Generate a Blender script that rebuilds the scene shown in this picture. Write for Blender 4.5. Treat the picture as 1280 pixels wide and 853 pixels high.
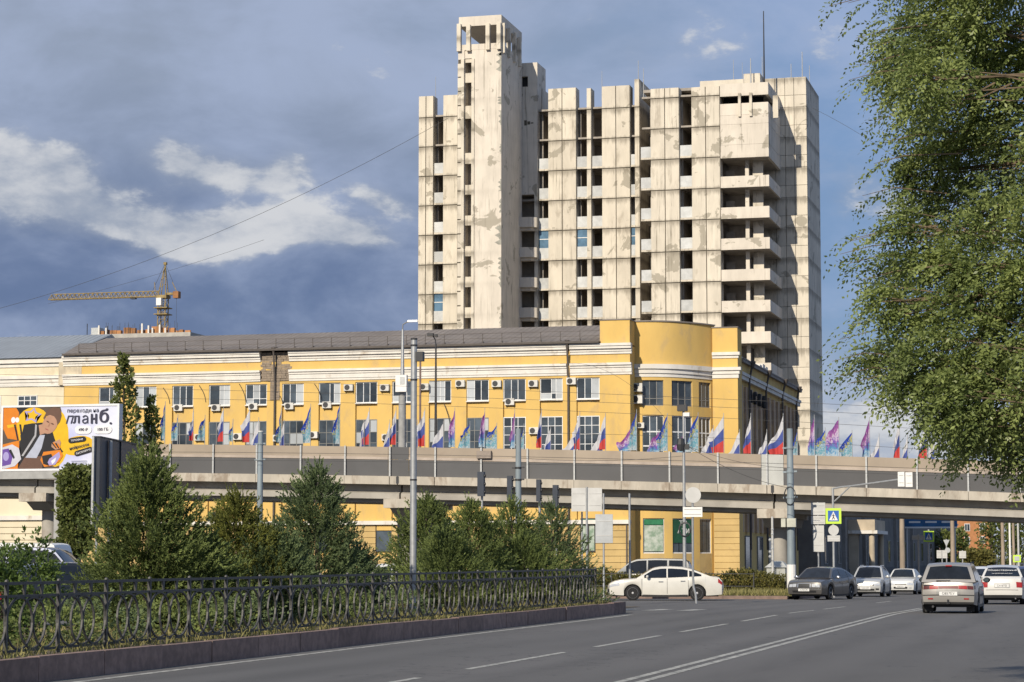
import bpy, bmesh, math, random
import numpy as np
from mathutils import Matrix, Vector
R = math.radians
for o in list(bpy.data.objects): bpy.data.objects.remove(o)
SC = bpy.context.scene
COL = SC.collection

# ------------------------------------------------------------------ camera
FPX = 2850.0; CXP, CYP = 640.0, 426.5; HZ = 696.0; EYE = 1.65
PITCH = math.atan((HZ-CYP)/FPX)
YAW = math.atan(750*math.cos(PITCH)/FPX)          # the road (+Y) runs 14.7 deg to the right of the view axis
cam_d = bpy.data.cameras.new('camera'); cam = bpy.data.objects.new('camera', cam_d); COL.objects.link(cam)
cam.location = (0, 0, EYE); cam.rotation_euler = (math.pi/2+PITCH, 0, YAW)
cam_d.sensor_width = 36; cam_d.lens = FPX/1280*36; cam_d.clip_start = .5; cam_d.clip_end = 6000
SC.camera = cam
fw = (-math.sin(YAW)*math.cos(PITCH), math.cos(YAW)*math.cos(PITCH), math.sin(PITCH))
rt = (math.cos(YAW), math.sin(YAW), 0)
up = (math.sin(YAW)*math.sin(PITCH), -math.cos(YAW)*math.sin(PITCH), math.cos(PITCH))
def ray(px, py):
    a = (px-CXP)/FPX; b = (CYP-py)/FPX
    return [fw[i]+a*rt[i]+b*up[i] for i in range(3)]
def atY(px, py, Y):
    r = ray(px, py); t = Y/r[1]; return (r[0]*t, Y, EYE+r[2]*t)
def xY(px, Y, py=560): return atY(px, py, Y)[0]
def zY(px, py, Y): return atY(px, py, Y)[2]
def gz(y):                                          # the street falls gently beyond the median's end
    t = min(max((y-60)/14, 0), 1)
    return -0.0076*(min(y, 165)-66)*t*t*(3-2*t) if y > 60 else 0.0

# ------------------------------------------------------------------ sun and sky
SUN_AZ, SUN_EL = R(11), R(29)                       # light travels towards +Y and a little to +X
ldir = Vector((math.sin(SUN_AZ)*math.cos(SUN_EL), math.cos(SUN_AZ)*math.cos(SUN_EL), -math.sin(SUN_EL)))
sd = bpy.data.lights.new('sun', 'SUN'); sd.energy = 5.0; sd.angle = R(.5); sd.color = (1, .90, .75)
sun = bpy.data.objects.new('sun', sd); COL.objects.link(sun)
sun.rotation_euler = ldir.to_track_quat('-Z', 'Y').to_euler(); sun.location = (0, -20, 40)
W = bpy.data.worlds.new('World'); SC.world = W; W.use_nodes = True
nt = W.node_tree; nt.nodes.clear()
def N(t, typ, **kw):
    n = t.nodes.new(typ)
    for k, v in kw.items():
        if k == 'ins':
            for i, val in v.items():
                if hasattr(val, 'is_output'): t.links.new(val, n.inputs[i])
                else: n.inputs[i].default_value = val
        else: setattr(n, k, v)
    return n
def mth(t, op, a, b=None, c=None, clamp=False):
    n = N(t, 'ShaderNodeMath', operation=op, use_clamp=clamp)
    for i, v in enumerate((a, b, c)):
        if v is None: continue
        if hasattr(v, 'is_output'): t.links.new(v, n.inputs[i])
        else: n.inputs[i].default_value = v
    return n.outputs[0]
def mixc(t, fac, a, b):
    n = N(t, 'ShaderNodeMix', data_type='RGBA')
    for i, v in ((0, fac), (6, a), (7, b)):
        if hasattr(v, 'is_output'): t.links.new(v, n.inputs[i])
        else: n.inputs[i].default_value = v if i == 0 else (*v[:3], 1)
    return n.outputs[2]
def sstep(t, v, lo, hi):
    n = N(t, 'ShaderNodeMapRange', interpolation_type='SMOOTHSTEP'); t.links.new(v, n.inputs[0])
    n.inputs[1].default_value = lo; n.inputs[2].default_value = hi; return n.outputs[0]
def build_sky():
    sky = N(nt, 'ShaderNodeTexSky', sky_type='NISHITA', sun_disc=False, sun_elevation=SUN_EL,
            sun_rotation=math.pi+SUN_AZ, air_density=1.0, dust_density=.6, ozone_density=2.5)
    hs = N(nt, 'ShaderNodeVectorMath', operation='SCALE', ins={0: sky.outputs[0]}); hs.inputs[3].default_value = .065
    tc = N(nt, 'ShaderNodeTexCoord'); sp = N(nt, 'ShaderNodeSeparateXYZ', ins={0: tc.outputs['Generated']})
    az = mth(nt, 'ARCTAN2', sp.outputs[0], sp.outputs[1])
    el = mth(nt, 'ARCSINE', sp.outputs[2])
    # cloud space: azimuth / elevation, stretched so that banks lie flat
    cv = N(nt, 'ShaderNodeCombineXYZ', ins={0: az, 1: mth(nt, 'MULTIPLY', el, 1.9), 2: 0.0})
    def noise(scale, detail, rough, off=0., dist=0.):
        m = N(nt, 'ShaderNodeVectorMath', operation='ADD', ins={0: cv.outputs[0], 1: (off, off*.7, off*.3)})
        n = N(nt, 'ShaderNodeTexNoise', ins={0: m.outputs[0], 'Scale': scale, 'Detail': detail, 'Roughness': rough, 'Distortion': dist})
        return n.outputs[0]
    big = noise(4.0, 4, .5, 3.1); mid = noise(13, 7, .56, 7.7, .25); fine = noise(40, 10, .6, 1.3, .1)
    col = hs.outputs[0]
    # wide slate-grey overcast to the left, thinning to blue on the right
    wob = mth(nt, 'MULTIPLY_ADD', big, .35, -.17)
    left = sstep(nt, mth(nt, 'ADD', az, wob), -.02, -.30)
    vv = sstep(nt, mth(nt, 'ADD', el, mth(nt, 'MULTIPLY_ADD', big, .08, -.04)), .095, .235)
    slate = mixc(nt, vv, (.105, .150, .285), (.265, .312, .41))
    slate = mixc(nt, mth(nt, 'MULTIPLY', sstep(nt, mid, .40, .75), .25), slate, (.27, .32, .43))
    col = mixc(nt, mth(nt, 'MULTIPLY_ADD', left, .68, .22), col, slate)
    col = mixc(nt, mth(nt, 'MULTIPLY_ADD', left, -.62, .62), col, (.155, .285, .56))
    # thin veil, thickest near the horizon
    veil = mth(nt, 'MULTIPLY', sstep(nt, mth(nt, 'ADD', mid, mth(nt, 'MULTIPLY', big, .55)), .58, .98), .62)
    col = mixc(nt, veil, col, (.36, .43, .60))
    hz = sstep(nt, el, .11, .01); hzr = sstep(nt, az, -.32, -.12)
    col = mixc(nt, mth(nt, 'MULTIPLY', mth(nt, 'MULTIPLY', hz, mth(nt, 'MULTIPLY_ADD', hzr, .75, .2)), .95), col, (.50, .53, .60))
    # sunlit cumulus banks
    def P2(px, py):
        r = ray(px, py); l = math.sqrt(sum(v*v for v in r)); return math.atan2(r[0], r[1]), math.asin(r[2]/l)
    dens = None
    for (px, py, ra, re, rot, w) in [(5, 222, 95, 56, 14, 1.35), (140, 268, 125, 32, 16, 1.1), (222, 200, 48, 24, 10, 1.0), (300, 222, 70, 24, 4, .85), (362, 205, 28, 30, -20, .7),
                                     (335, 286, 125, 25, 0, 1.15), (440, 293, 50, 15, 8, .95), (478, 250, 45, 15, 20, .85), (85, 200, 40, 18, 0, .5), (170, 100, 40, 14, 0, .35),
                                     (250, 312, 60, 15, 0, .6), (1085, 545, 190, 60, 0, .8), (1090, 240, 90, 50, 30, .6), (1060, 420, 70, 50, 0, .55), (1040, 90, 90, 40, 15, .22), (830, 60, 160, 60, 20, .22)]:
        a0, e0 = P2(px, py); k = 1/FPX; c, s = math.cos(R(rot)), math.sin(R(rot))
        da = mth(nt, 'SUBTRACT', az, a0); de = mth(nt, 'SUBTRACT', el, e0)
        u = mth(nt, 'MULTIPLY', mth(nt, 'SUBTRACT', mth(nt, 'MULTIPLY', da, c), mth(nt, 'MULTIPLY', de, s)), 1/(ra*k))
        v = mth(nt, 'MULTIPLY', mth(nt, 'ADD', mth(nt, 'MULTIPLY', da, s), mth(nt, 'MULTIPLY', de, c)), 1/(re*k))
        q = mth(nt, 'ADD', mth(nt, 'MULTIPLY', u, u), mth(nt, 'MULTIPLY', v, v))
        g = mth(nt, 'MULTIPLY', mth(nt, 'EXPONENT', mth(nt, 'MULTIPLY', q, -.9)), w)
        dens = g if dens is None else mth(nt, 'ADD', dens, g)
    tex = mth(nt, 'ADD', mth(nt, 'MULTIPLY', mid, .65), mth(nt, 'MULTIPLY', fine, .62))
    # the same kind of cloud drifts over the rest of the sky, sparser
    rest = mth(nt, 'MULTIPLY', sstep(nt, mth(nt, 'ABSOLUTE', mth(nt, 'ADD', az, .26)), .3, .6), mth(nt, 'MULTIPLY', sstep(nt, big, .5, .7), .5))
    dens = mth(nt, 'ADD', dens, rest)
    f = sstep(nt, mth(nt, 'MULTIPLY_ADD', mth(nt, 'SUBTRACT', tex, .63), 3.4, dens), .46, .98)
    soft = sstep(nt, mth(nt, 'MULTIPLY_ADD', mth(nt, 'SUBTRACT', tex, .63), 2.0, dens), .12, 1.0)
    col = mixc(nt, mth(nt, 'MULTIPLY', soft, .55), col, (.30, .345, .43))
    lit = sstep(nt, mth(nt, 'ADD', mth(nt, 'MULTIPLY', fine, .5), mth(nt, 'MULTIPLY', mid, .5)), .36, .62)
    cc = mixc(nt, lit, (.30, .345, .43), (.60, .61, .63))
    col = mixc(nt, mth(nt, 'MULTIPLY', f, .88), col, cc)
    bg = N(nt, 'ShaderNodeBackground', ins={0: col}); bg.inputs[1].default_value = 1.13
    out = N(nt, 'ShaderNodeOutputWorld', ins={0: bg.outputs[0]})
build_sky()
SC.view_settings.view_transform = 'Standard'; SC.view_settings.look = 'None'
SC.view_settings.exposure = 0.0; SC.view_settings.gamma = 1; SC.view_settings.use_curve_mapping = False

# ------------------------------------------------------------------ helpers
WM = {}
def link(o, parent=None, M=None):
    COL.objects.link(o)
    M = M or o.matrix_basis.copy()
    if parent is not None:
        o.parent = parent; o.matrix_parent_inverse = WM[parent.name].inverted()
    WM[o.name] = M
    return o
def tag(o, label, cat, group=None):
    o['label'] = label; o['category'] = cat
    if group: o['group'] = group
    return o
def thing(name, label, cat, loc=(0, 0, 0), group=None, rz=0.0):
    o = bpy.data.objects.new(name, None); o.empty_display_size = .3
    o.matrix_basis = Matrix.Translation(loc) @ Matrix.Rotation(rz, 4, 'Z')
    link(o); return tag(o, label, cat, group)
class MB:
    def __init__(s): s.v = []; s.f = []; s.m = []; s.cm = 0
    def add(s, vs, fs):
        b = len(s.v); s.v += [tuple(p) for p in vs]
        for f in fs: s.f.append(tuple(b+i for i in f)); s.m.append(s.cm)
        return s
    def box(s, x0, x1, y0, y1, z0, z1):
        return s.add([(x0,y0,z0),(x1,y0,z0),(x1,y1,z0),(x0,y1,z0),(x0,y0,z1),(x1,y0,z1),(x1,y1,z1),(x0,y1,z1)],
                     [(0,3,2,1),(4,5,6,7),(0,1,5,4),(1,2,6,5),(2,3,7,6),(3,0,4,7)])
    def cyl(s, p, q, r0, r1=None, n=8, cap=True):
        r1 = r0 if r1 is None else r1
        p, q = Vector(p), Vector(q); d = (q-p).normalized()
        a = d.orthogonal().normalized(); b = d.cross(a)
        vs = []
        for c, r in ((p, r0), (q, r1)):
            for i in range(n):
                t = 2*math.pi*i/n; vs.append(c+(a*math.cos(t)+b*math.sin(t))*r)
        fs = [(i, (i+1) % n, n+(i+1) % n, n+i) for i in range(n)]
        if cap: fs += [tuple(range(n-1, -1, -1)), tuple(range(n, 2*n))]
        return s.add(vs, fs)
    def tube(s, pts, r, n=5):
        rs = r if isinstance(r, (list, tuple)) else [r]*len(pts)
        pts = [Vector(p) for p in pts]; vs = []; a = None
        for i, p in enumerate(pts):
            d = (pts[min(i+1, len(pts)-1)]-pts[max(i-1, 0)]).normalized()
            a = d.orthogonal().normalized() if a is None else (a-d*a.dot(d)).normalized()
            b = d.cross(a)
            for k in range(n):
                t = 2*math.pi*k/n; vs.append(p+(a*math.cos(t)+b*math.sin(t))*rs[i])
        fs = [(i*n+k, i*n+(k+1) % n, (i+1)*n+(k+1) % n, (i+1)*n+k) for i in range(len(pts)-1) for k in range(n)]
        fs += [tuple(range(n-1, -1, -1)), tuple(range((len(pts)-1)*n, len(pts)*n))]
        return s.add(vs, fs)
    def prism(s, poly, f0, f1):            # poly of 2D points; f0/f1 map (a,b)->3D for the two faces
        n = len(poly); vs = [f0(*p) for p in poly]+[f1(*p) for p in poly]
        fs = [tuple(range(n)), tuple(range(2*n-1, n-1, -1))]+[(i, n+i, n+(i+1) % n, (i+1) % n) for i in range(n)]
        return s.add(vs, fs)
    def loft(s, rings, closed=True, caps=True):
        n = len(rings[0]); vs = [p for r in rings for p in r]; m = n if closed else n-1
        fs = [(i*n+k, i*n+(k+1) % n, (i+1)*n+(k+1) % n, (i+1)*n+k) for i in range(len(rings)-1) for k in range(m)]
        if caps and closed: fs += [tuple(range(n-1, -1, -1)), tuple(range((len(rings)-1)*n, len(rings)*n))]
        return s.add(vs, fs)
    def lathe(s, prof, origin, axis='Z', n=16):
        rings = []
        for r, h in prof:
            ring = []
            for k in range(n):
                t = 2*math.pi*k/n; c, q = r*math.cos(t), r*math.sin(t)
                ring.append({'Z': (c, q, h), 'Y': (c, h, q), 'X': (h, c, q)}[axis])
            rings.append([tuple(origin[i]+p[i] for i in range(3)) for p in ring])
        return s.loft(rings)
    def grid(s, fn, nu, nv):               # fn(u,v) in [0,1]
        vs = [fn(i/nu, j/nv) for j in range(nv+1) for i in range(nu+1)]
        return s.add(vs, [(j*(nu+1)+i, j*(nu+1)+i+1, (j+1)*(nu+1)+i+1, (j+1)*(nu+1)+i) for j in range(nv) for i in range(nu)])
    def mesh(s, name, mats, smooth=None):
        me = bpy.data.meshes.new(name); me.from_pydata(s.v, [], s.f)
        for m in (mats if isinstance(mats, (list, tuple)) else [mats]): me.materials.append(m)
        if any(s.m): me.polygons.foreach_set('material_index', s.m)
        bm = bmesh.new(); bm.from_mesh(me); bmesh.ops.recalc_face_normals(bm, faces=bm.faces); bm.to_mesh(me); bm.free()
        if smooth:
            me.polygons.foreach_set('use_smooth', [True]*len(me.polygons)); me.set_sharp_from_angle(angle=R(smooth))
        me.update(); return me
    def obj(s, name, mats, parent=None, smooth=None, local=False):
        o = bpy.data.objects.new(name, s.mesh(name, mats, smooth))
        if local:                           # vertices are in the parent's own frame
            COL.objects.link(o); o.parent = parent; WM[o.name] = WM[parent.name].copy(); return o
        return link(o, parent)
UB = {}
def ubox(name, parent, mat, x0, x1, y0, y1, z0, z1):     # a box that shares its mesh with all boxes of its material
    if mat.name not in UB: UB[mat.name] = MB().box(-.5, .5, -.5, .5, -.5, .5).mesh('box_'+mat.name, mat)
    o = bpy.data.objects.new(name, UB[mat.name])
    o.matrix_basis = Matrix.Translation(((x0+x1)/2, (y0+y1)/2, (z0+z1)/2)) @ Matrix.Diagonal((x1-x0, y1-y0, z1-z0, 1))
    return link(o, parent)
def share(name, src, parent, M, mats=None):              # object with src's mesh placed by matrix M
    o = bpy.data.objects.new(name, src); o.matrix_basis = M; return link(o, parent)
def struct(o): o['kind'] = 'structure'; return o
def stuff(o): o['kind'] = 'stuff'; return o
def quadcloud(name, V, mat, parent=None, nv=4, smooth=False, mi=None, mats=None):   # V: (n,nv,3) array of separate faces
    V = np.asarray(V, np.float32); n = V.shape[0]; nv = V.shape[1]
    me = bpy.data.meshes.new(name)
    me.vertices.add(n*nv); me.vertices.foreach_set('co', V.reshape(-1))
    me.loops.add(n*nv); me.loops.foreach_set('vertex_index', np.arange(n*nv, dtype=np.int32))
    me.polygons.add(n); me.polygons.foreach_set('loop_start', np.arange(n, dtype=np.int32)*nv)
    for m in (mats or [mat]): me.materials.append(m)
    if mi is not None: me.polygons.foreach_set('material_index', mi)
    me.update(calc_edges=True)
    o = bpy.data.objects.new(name, me); return link(o, parent)

# ------------------------------------------------------------------ materials
MATS = {}
def mat(name, c, rough=.8, c2=None, scale=3., var=.12, rand=.0, bump=0., metal=0., stretch=(1, 1, 1), obj=False,
        stain=None, stain_amt=.0, stain_scale=.6, stain_lo=.55, stain_hi=.7, spec=.4, coat=0., alpha=None, trans=0., emit=0.):
    if name in MATS: return MATS[name]
    m = bpy.data.materials.new(name); m.use_nodes = True; t = m.node_tree; t.nodes.clear()
    out = N(t, 'ShaderNodeOutputMaterial'); b = N(t, 'ShaderNodeBsdfPrincipled', ins={'Roughness': rough, 'Metallic': metal, 'Specular IOR Level': spec, 'Coat Weight': coat})
    t.links.new(b.outputs[0], out.inputs[0])
    if obj: co = N(t, 'ShaderNodeTexCoord').outputs['Object']
    else: co = N(t, 'ShaderNodeNewGeometry').outputs['Position']
    mp = N(t, 'ShaderNodeMapping', ins={0: co}); mp.inputs[3].default_value = stretch; co = mp.outputs[0]
    n1 = N(t, 'ShaderNodeTexNoise', ins={0: co, 'Scale': scale, 'Detail': 5, 'Roughness': .6}).outputs[0]
    c2 = c2 or tuple(max(0, v*(1-2.2*var)) for v in c)
    col = mixc(t, sstep(t, n1, .3, .72), c2, c)
    if stain is not None:
        n2 = N(t, 'ShaderNodeTexNoise', ins={0: co, 'Scale': stain_scale, 'Detail': 7, 'Roughness': .65, 'Distortion': .4}).outputs[0]
        col = mixc(t, mth(t, 'MULTIPLY', sstep(t, n2, stain_lo, stain_hi), stain_amt), col, stain)
    if rand:
        oi = N(t, 'ShaderNodeObjectInfo').outputs['Random']
        hv = N(t, 'ShaderNodeHueSaturation', ins={'Value': mth(t, 'MULTIPLY_ADD', oi, 2*rand, 1-rand), 'Color': col}); col = hv.outputs[0]
    t.links.new(col, b.inputs['Base Color'])
    if bump:
        bp = N(t, 'ShaderNodeBump', ins={'Strength': bump, 'Distance': .02, 'Height': n1}); t.links.new(bp.outputs[0], b.inputs['Normal'])
    if trans: b.inputs['Transmission Weight'].default_value = trans
    if emit: b.inputs['Emission Strength'].default_value = emit; b.inputs['Emission Color'].default_value = (*c, 1)
    MATS[name] = m; return m
def leafmat(name, c1, c2, rough=.55, transl=.35, spec=.3):
    m = bpy.data.materials.new(name); m.use_nodes = True; t = m.node_tree; t.nodes.clear()
    out = N(t, 'ShaderNodeOutputMaterial'); g = N(t, 'ShaderNodeNewGeometry')
    rnd = g.outputs['Random Per Island']
    n1 = N(t, 'ShaderNodeTexNoise', ins={0: g.outputs['Position'], 'Scale': 1.6, 'Detail': 3}).outputs[0]
    f = mth(t, 'ADD', mth(t, 'MULTIPLY', rnd, .55), mth(t, 'MULTIPLY', sstep(t, n1, .35, .68), .5), clamp=True)
    col = mixc(t, f, c1, c2)
    b = N(t, 'ShaderNodeBsdfPrincipled', ins={'Base Color': col, 'Roughness': rough, 'Specular IOR Level': spec})
    tr = N(t, 'ShaderNodeBsdfTranslucent', ins={0: col})
    mx = N(t, 'ShaderNodeMixShader', ins={0: transl, 1: b.outputs[0], 2: tr.outputs[0]})
    t.links.new(mx.outputs[0], out.inputs[0]); MATS[name] = m; return m
random.seed(7); rng = np.random.default_rng(11)
m_steel = mat('galvanised_steel', (.42, .43, .43), .45, metal=.5, scale=8, var=.08)
m_dark = mat('dark_metal', (.035, .036, .04), .5, scale=9, var=.1)
m_white = mat('white_paint', (.74, .73, .70), .5, scale=5, var=.04)
m_glass = mat('window_glass', (.035, .05, .065), .08, scale=2, var=.2, spec=.8)
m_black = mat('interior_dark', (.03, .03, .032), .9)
# ------------------------------------------------------------------ ground, road, markings
m_asph = mat('asphalt', (.118, .113, .108), .9, scale=.35, var=.05, c2=(.098, .095, .091), stain=(.068, .066, .065), stain_amt=.55, stain_scale=.5, stain_lo=.5, stain_hi=.72, stretch=(1, .12, 1), bump=.0)
m_soil = mat('dry_soil', (.16, .125, .085), .95, scale=3, c2=(.09, .075, .05), bump=.6)
m_paint = mat('road_paint', (.5, .49, .44), .8, scale=9, var=.2, stain=(.13, .13, .125), stain_amt=.9, stain_scale=5, stain_lo=.46, stain_hi=.66)
m_kerb = mat('kerb_granite', (.29, .20, .165), .85, scale=6, var=.16, rand=.16, bump=.35)
m_pave = mat('reddish_paving', (.24, .17, .14), .9, scale=3, var=.15)
def asphalt_detail(m):                       # fine aggregate and hairline tar seams
    t = m.node_tree; b = [n for n in t.nodes if n.type == 'BSDF_PRINCIPLED'][0]
    g = N(t, 'ShaderNodeNewGeometry'); n = N(t, 'ShaderNodeTexNoise', ins={0: g.outputs['Position'], 'Scale': 45, 'Detail': 4, 'Roughness': .8})
    src = b.inputs['Base Color'].links[0].from_socket
    v = N(t, 'ShaderNodeHueSaturation', ins={'Value': mth(t, 'MULTIPLY_ADD', n.outputs[0], 1.1, .47), 'Color': src})
    vo = N(t, 'ShaderNodeTexVoronoi', feature='DISTANCE_TO_EDGE'); mp = N(t, 'ShaderNodeMapping', ins={0: g.outputs['Position']})
    n3 = N(t, 'ShaderNodeTexNoise', ins={0: g.outputs['Position'], 'Scale': .7, 'Detail': 4}); ad = N(t, 'ShaderNodeVectorMath', operation='ADD', ins={0: mp.outputs[0], 1: n3.outputs[1]})
    mp.inputs[3].default_value = (.16, .05, 1); t.links.new(ad.outputs[0], vo.inputs[0]); vo.inputs['Scale'].default_value = 1.0
    sx = N(t, 'ShaderNodeSeparateXYZ', ins={0: g.outputs['Position']})   # tyre-polished tracks along the lanes
    wob = N(t, 'ShaderNodeTexNoise', ins={0: mp.outputs[0], 'Scale': 1.2, 'Detail': 5, 'Roughness': .65}).outputs[0]
    trk = mth(t, 'MULTIPLY_ADD', mth(t, 'COSINE', mth(t, 'MULTIPLY_ADD', sx.outputs[0], 2*math.pi/1.55, mth(t, 'MULTIPLY', wob, 2.2))), .5, .5)
    v = N(t, 'ShaderNodeHueSaturation', ins={'Value': mth(t, 'MULTIPLY_ADD', mth(t, 'MULTIPLY', trk, sstep(t, wob, .35, .65)), -.22, 1.06), 'Color': v.outputs[0]})
    cr = mth(t, 'MULTIPLY', sstep(t, vo.outputs[0], .010, .002), .5)
    col = mixc(t, cr, v.outputs[0], (.04, .04, .041)); t.links.new(col, b.inputs['Base Color'])
    bp = N(t, 'ShaderNodeBump', ins={'Strength': .35, 'Distance': .01, 'Height': n.outputs[0]}); t.links.new(bp.outputs[0], b.inputs['Normal'])
asphalt_detail(m_asph)
def strip(name, x0, x1, y0, y1, dz, m, step=4.0, parent=None):
    ys = [y0]+[y for y in np.arange(math.ceil(y0/step)*step, y1, step) if y > y0+.01]+[y1]
    b = MB(); vs = []
    for y in ys: vs += [(x0, y, gz(y)+dz), (x1, y, gz(y)+dz)]
    b.add(vs, [(2*i, 2*i+1, 2*i+3, 2*i+2) for i in range(len(ys)-1)])
    return b.obj(name, m, parent)
def ground_sheet():
    ys = [-200, -50, 0, 20, 40]+list(range(56, 172, 2))+[180, 220, 300, 500, 900, 1600, 3000]
    b = MB(); vs = []
    for y in ys: vs += [(-1800, y, gz(y)-.008), (1800, y, gz(y)-.008)]
    b.add(vs, [(2*i, 2*i+1, 2*i+3, 2*i+2) for i in range(len(ys)-1)])
    return struct(b.obj('ground', mat('ground_asphalt', (.085, .084, .082), .9, scale=.2, var=.15)))
ground_sheet()
road = struct(strip('road', -13.72, 3.2, -20, 165, 0, m_asph, 2)); struct(strip('cross_street', -110, -13.73, 66.6, 104, -.002, m_asph, 2))
struct(strip('parking_road', -48, -19.3, 5, 66.5, -.003, m_asph, 2))
struct(strip('far_road', -13.0, 3.2, 165.1, 620, .002, m_asph, 20))
for nm, x0, x1 in (('double_line', -6.40, -6.27), ('double_line', -6.13, -6.0)): struct(strip('centre_line_marking', x0, x1, 10, 79, .004, m_paint, 2))
struct(strip('edge_line_marking', -13.32, -13.18, 10, 64, .004, m_paint, 2))
y = 15.3
while y < 100:
    if not 80 < y < 88: struct(strip('lane_dash_marking', -9.27, -9.14, y, y+6.2, .004, m_paint, 2))
    y += 8.62
for k in range(7): struct(strip('zebra_bar_marking', -13.2-1.1*k, -12.7-1.1*k, 70.5, 73.6, .004, m_paint, 2))
# right verge with kerb
struct(strip('verge', 3.45, 40, -20, 165, .12, mat('verge_soil', (.12, .10, .065), .95, scale=2), 4))
# median: raised bed with granite kerb blocks
KX = -13.72
median = struct(strip('median_bed', -19.2, KX-.16, 6, 65.2, .30, m_soil, 4))
y = 10.0; i = 0
while y < 65.4:
    l = 1.95+.1*random.random(); l = min(l, 65.5-y)
    t = random.uniform(-.015, .015); h = .335+random.uniform(-.012, .012)
    o = ubox('kerb_block', median, m_kerb, KX-.17+t, KX+t, y+.006, y+l-.006, -.05, h); y += l; i += 1
y = 10.0
while y < 65.4:
    ubox('kerb_block', median, m_kerb, -19.35, -19.18, y+.006, y+1.99, -.05, .33); y += 2.0
x = KX-.17
while x > -19.1:
    ubox('kerb_block', median, m_kerb, max(x-.99, -19.1), x-.006, 65.32, 65.49, -.05, .33); x -= 1.0
struct(strip('planting_bed', -26, -16.0, 65.6, 79, .012, m_soil, 4))
# island behind the turning car
isl = struct(strip('traffic_island', -40, -14.3, 106, 140, .13, mat('island_soil', (.17, .14, .085), .95, scale=2, c2=(.10, .09, .05)), 4))
x = -40.
while x < -14.5:
    z = gz(105.6); ubox('kerb_block', isl, m_pave, x, x+1.49, 105.4, 105.98, z-.05, z+.14); x += 1.5
y = 106.
while y < 140:
    z = gz(y+1); ubox('kerb_block', isl, m_pave, -14.3, -14.12, y, y+1.99, z-.05, z+.14); y += 2

# ------------------------------------------------------------------ cast-iron fence of overlapping ovals
def build_fence():
    m_iron = mat('fence_iron', (.085, .083, .080), .5, scale=12, var=.2, metal=.2, obj=False)
    FX = -14.32; y0 = 29.54; sp = 1.57; zb, zt = .335, 1.31
    root = thing('ornamental_fence', 'low dark iron fence of overlapping ovals standing on the median kerb', 'fence', (FX, y0, zb))
    n = 24; y00 = y0-2*sp
    L = n*sp
    MB().box(FX-.02, FX+.02, y00, y00+L, zt-.04, zt).obj('top_rail', m_iron, root)
    MB().box(FX-.016, FX+.016, y00, y00+L, zt-.21, zt-.175).obj('middle_rail', m_iron, root)
    MB().box(FX-.016, FX+.016, y00, y00+L, zb+.03, zb+.065).obj('bottom_rail', m_iron, root)
    pb = MB().box(-.024, .024, -.024, .024, 0, zt-zb+.02)
    pb.lathe([(.0, zt-zb+.02), (.032, zt-zb+.025), (.026, zt-zb+.045), (.0, zt-zb+.06)], (0, 0, 0), n=6)
    pm = pb.mesh('fence_post', m_iron)
    # one oval: half-width .39 so that neighbours overlap by half
    H2 = (zt-.21-zb-.065)/2; zc = zb+.065+H2
    ob = MB(); K = 20; rings = []
    for k in range(K):
        t = 2*math.pi*k/K; y, z = .385*math.sin(t), H2*math.cos(t)
        ny, nz = math.sin(t)/.385, math.cos(t)/H2; l = math.hypot(ny, nz); ny /= l; nz /= l
        w = .0115
        rings.append([(-.014, y-ny*w, z-nz*w), (.014, y-ny*w, z-nz*w), (.014, y+ny*w, z+nz*w), (-.014, y+ny*w, z+nz*w)])
    rings.append(rings[0]); ob.loft(rings, caps=False); om = ob.mesh('fence_oval', m_iron)
    wb = MB().prism([(-.05, .17), (.05, .17), (.018, 0), (-.018, 0)], lambda a, c: (-.012, a, c), lambda a, c: (.012, a, c)); wm = wb.mesh('fence_wedge', m_iron)
    for i in range(n+1): share('fence_post', pm, root, Matrix.Translation((FX, y00+i*sp, zb-.02)))
    for i in range(n):
        for k in (1, 2, 3): share('fence_oval', om, root, Matrix.Translation((FX, y00+i*sp+sp*k/4, zc)))
        for k in range(1, 3): share('fence_wedge', wm, root, Matrix.Translation((FX, y00+i*sp+sp*k/3, zt-.19)))
build_fence()
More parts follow.
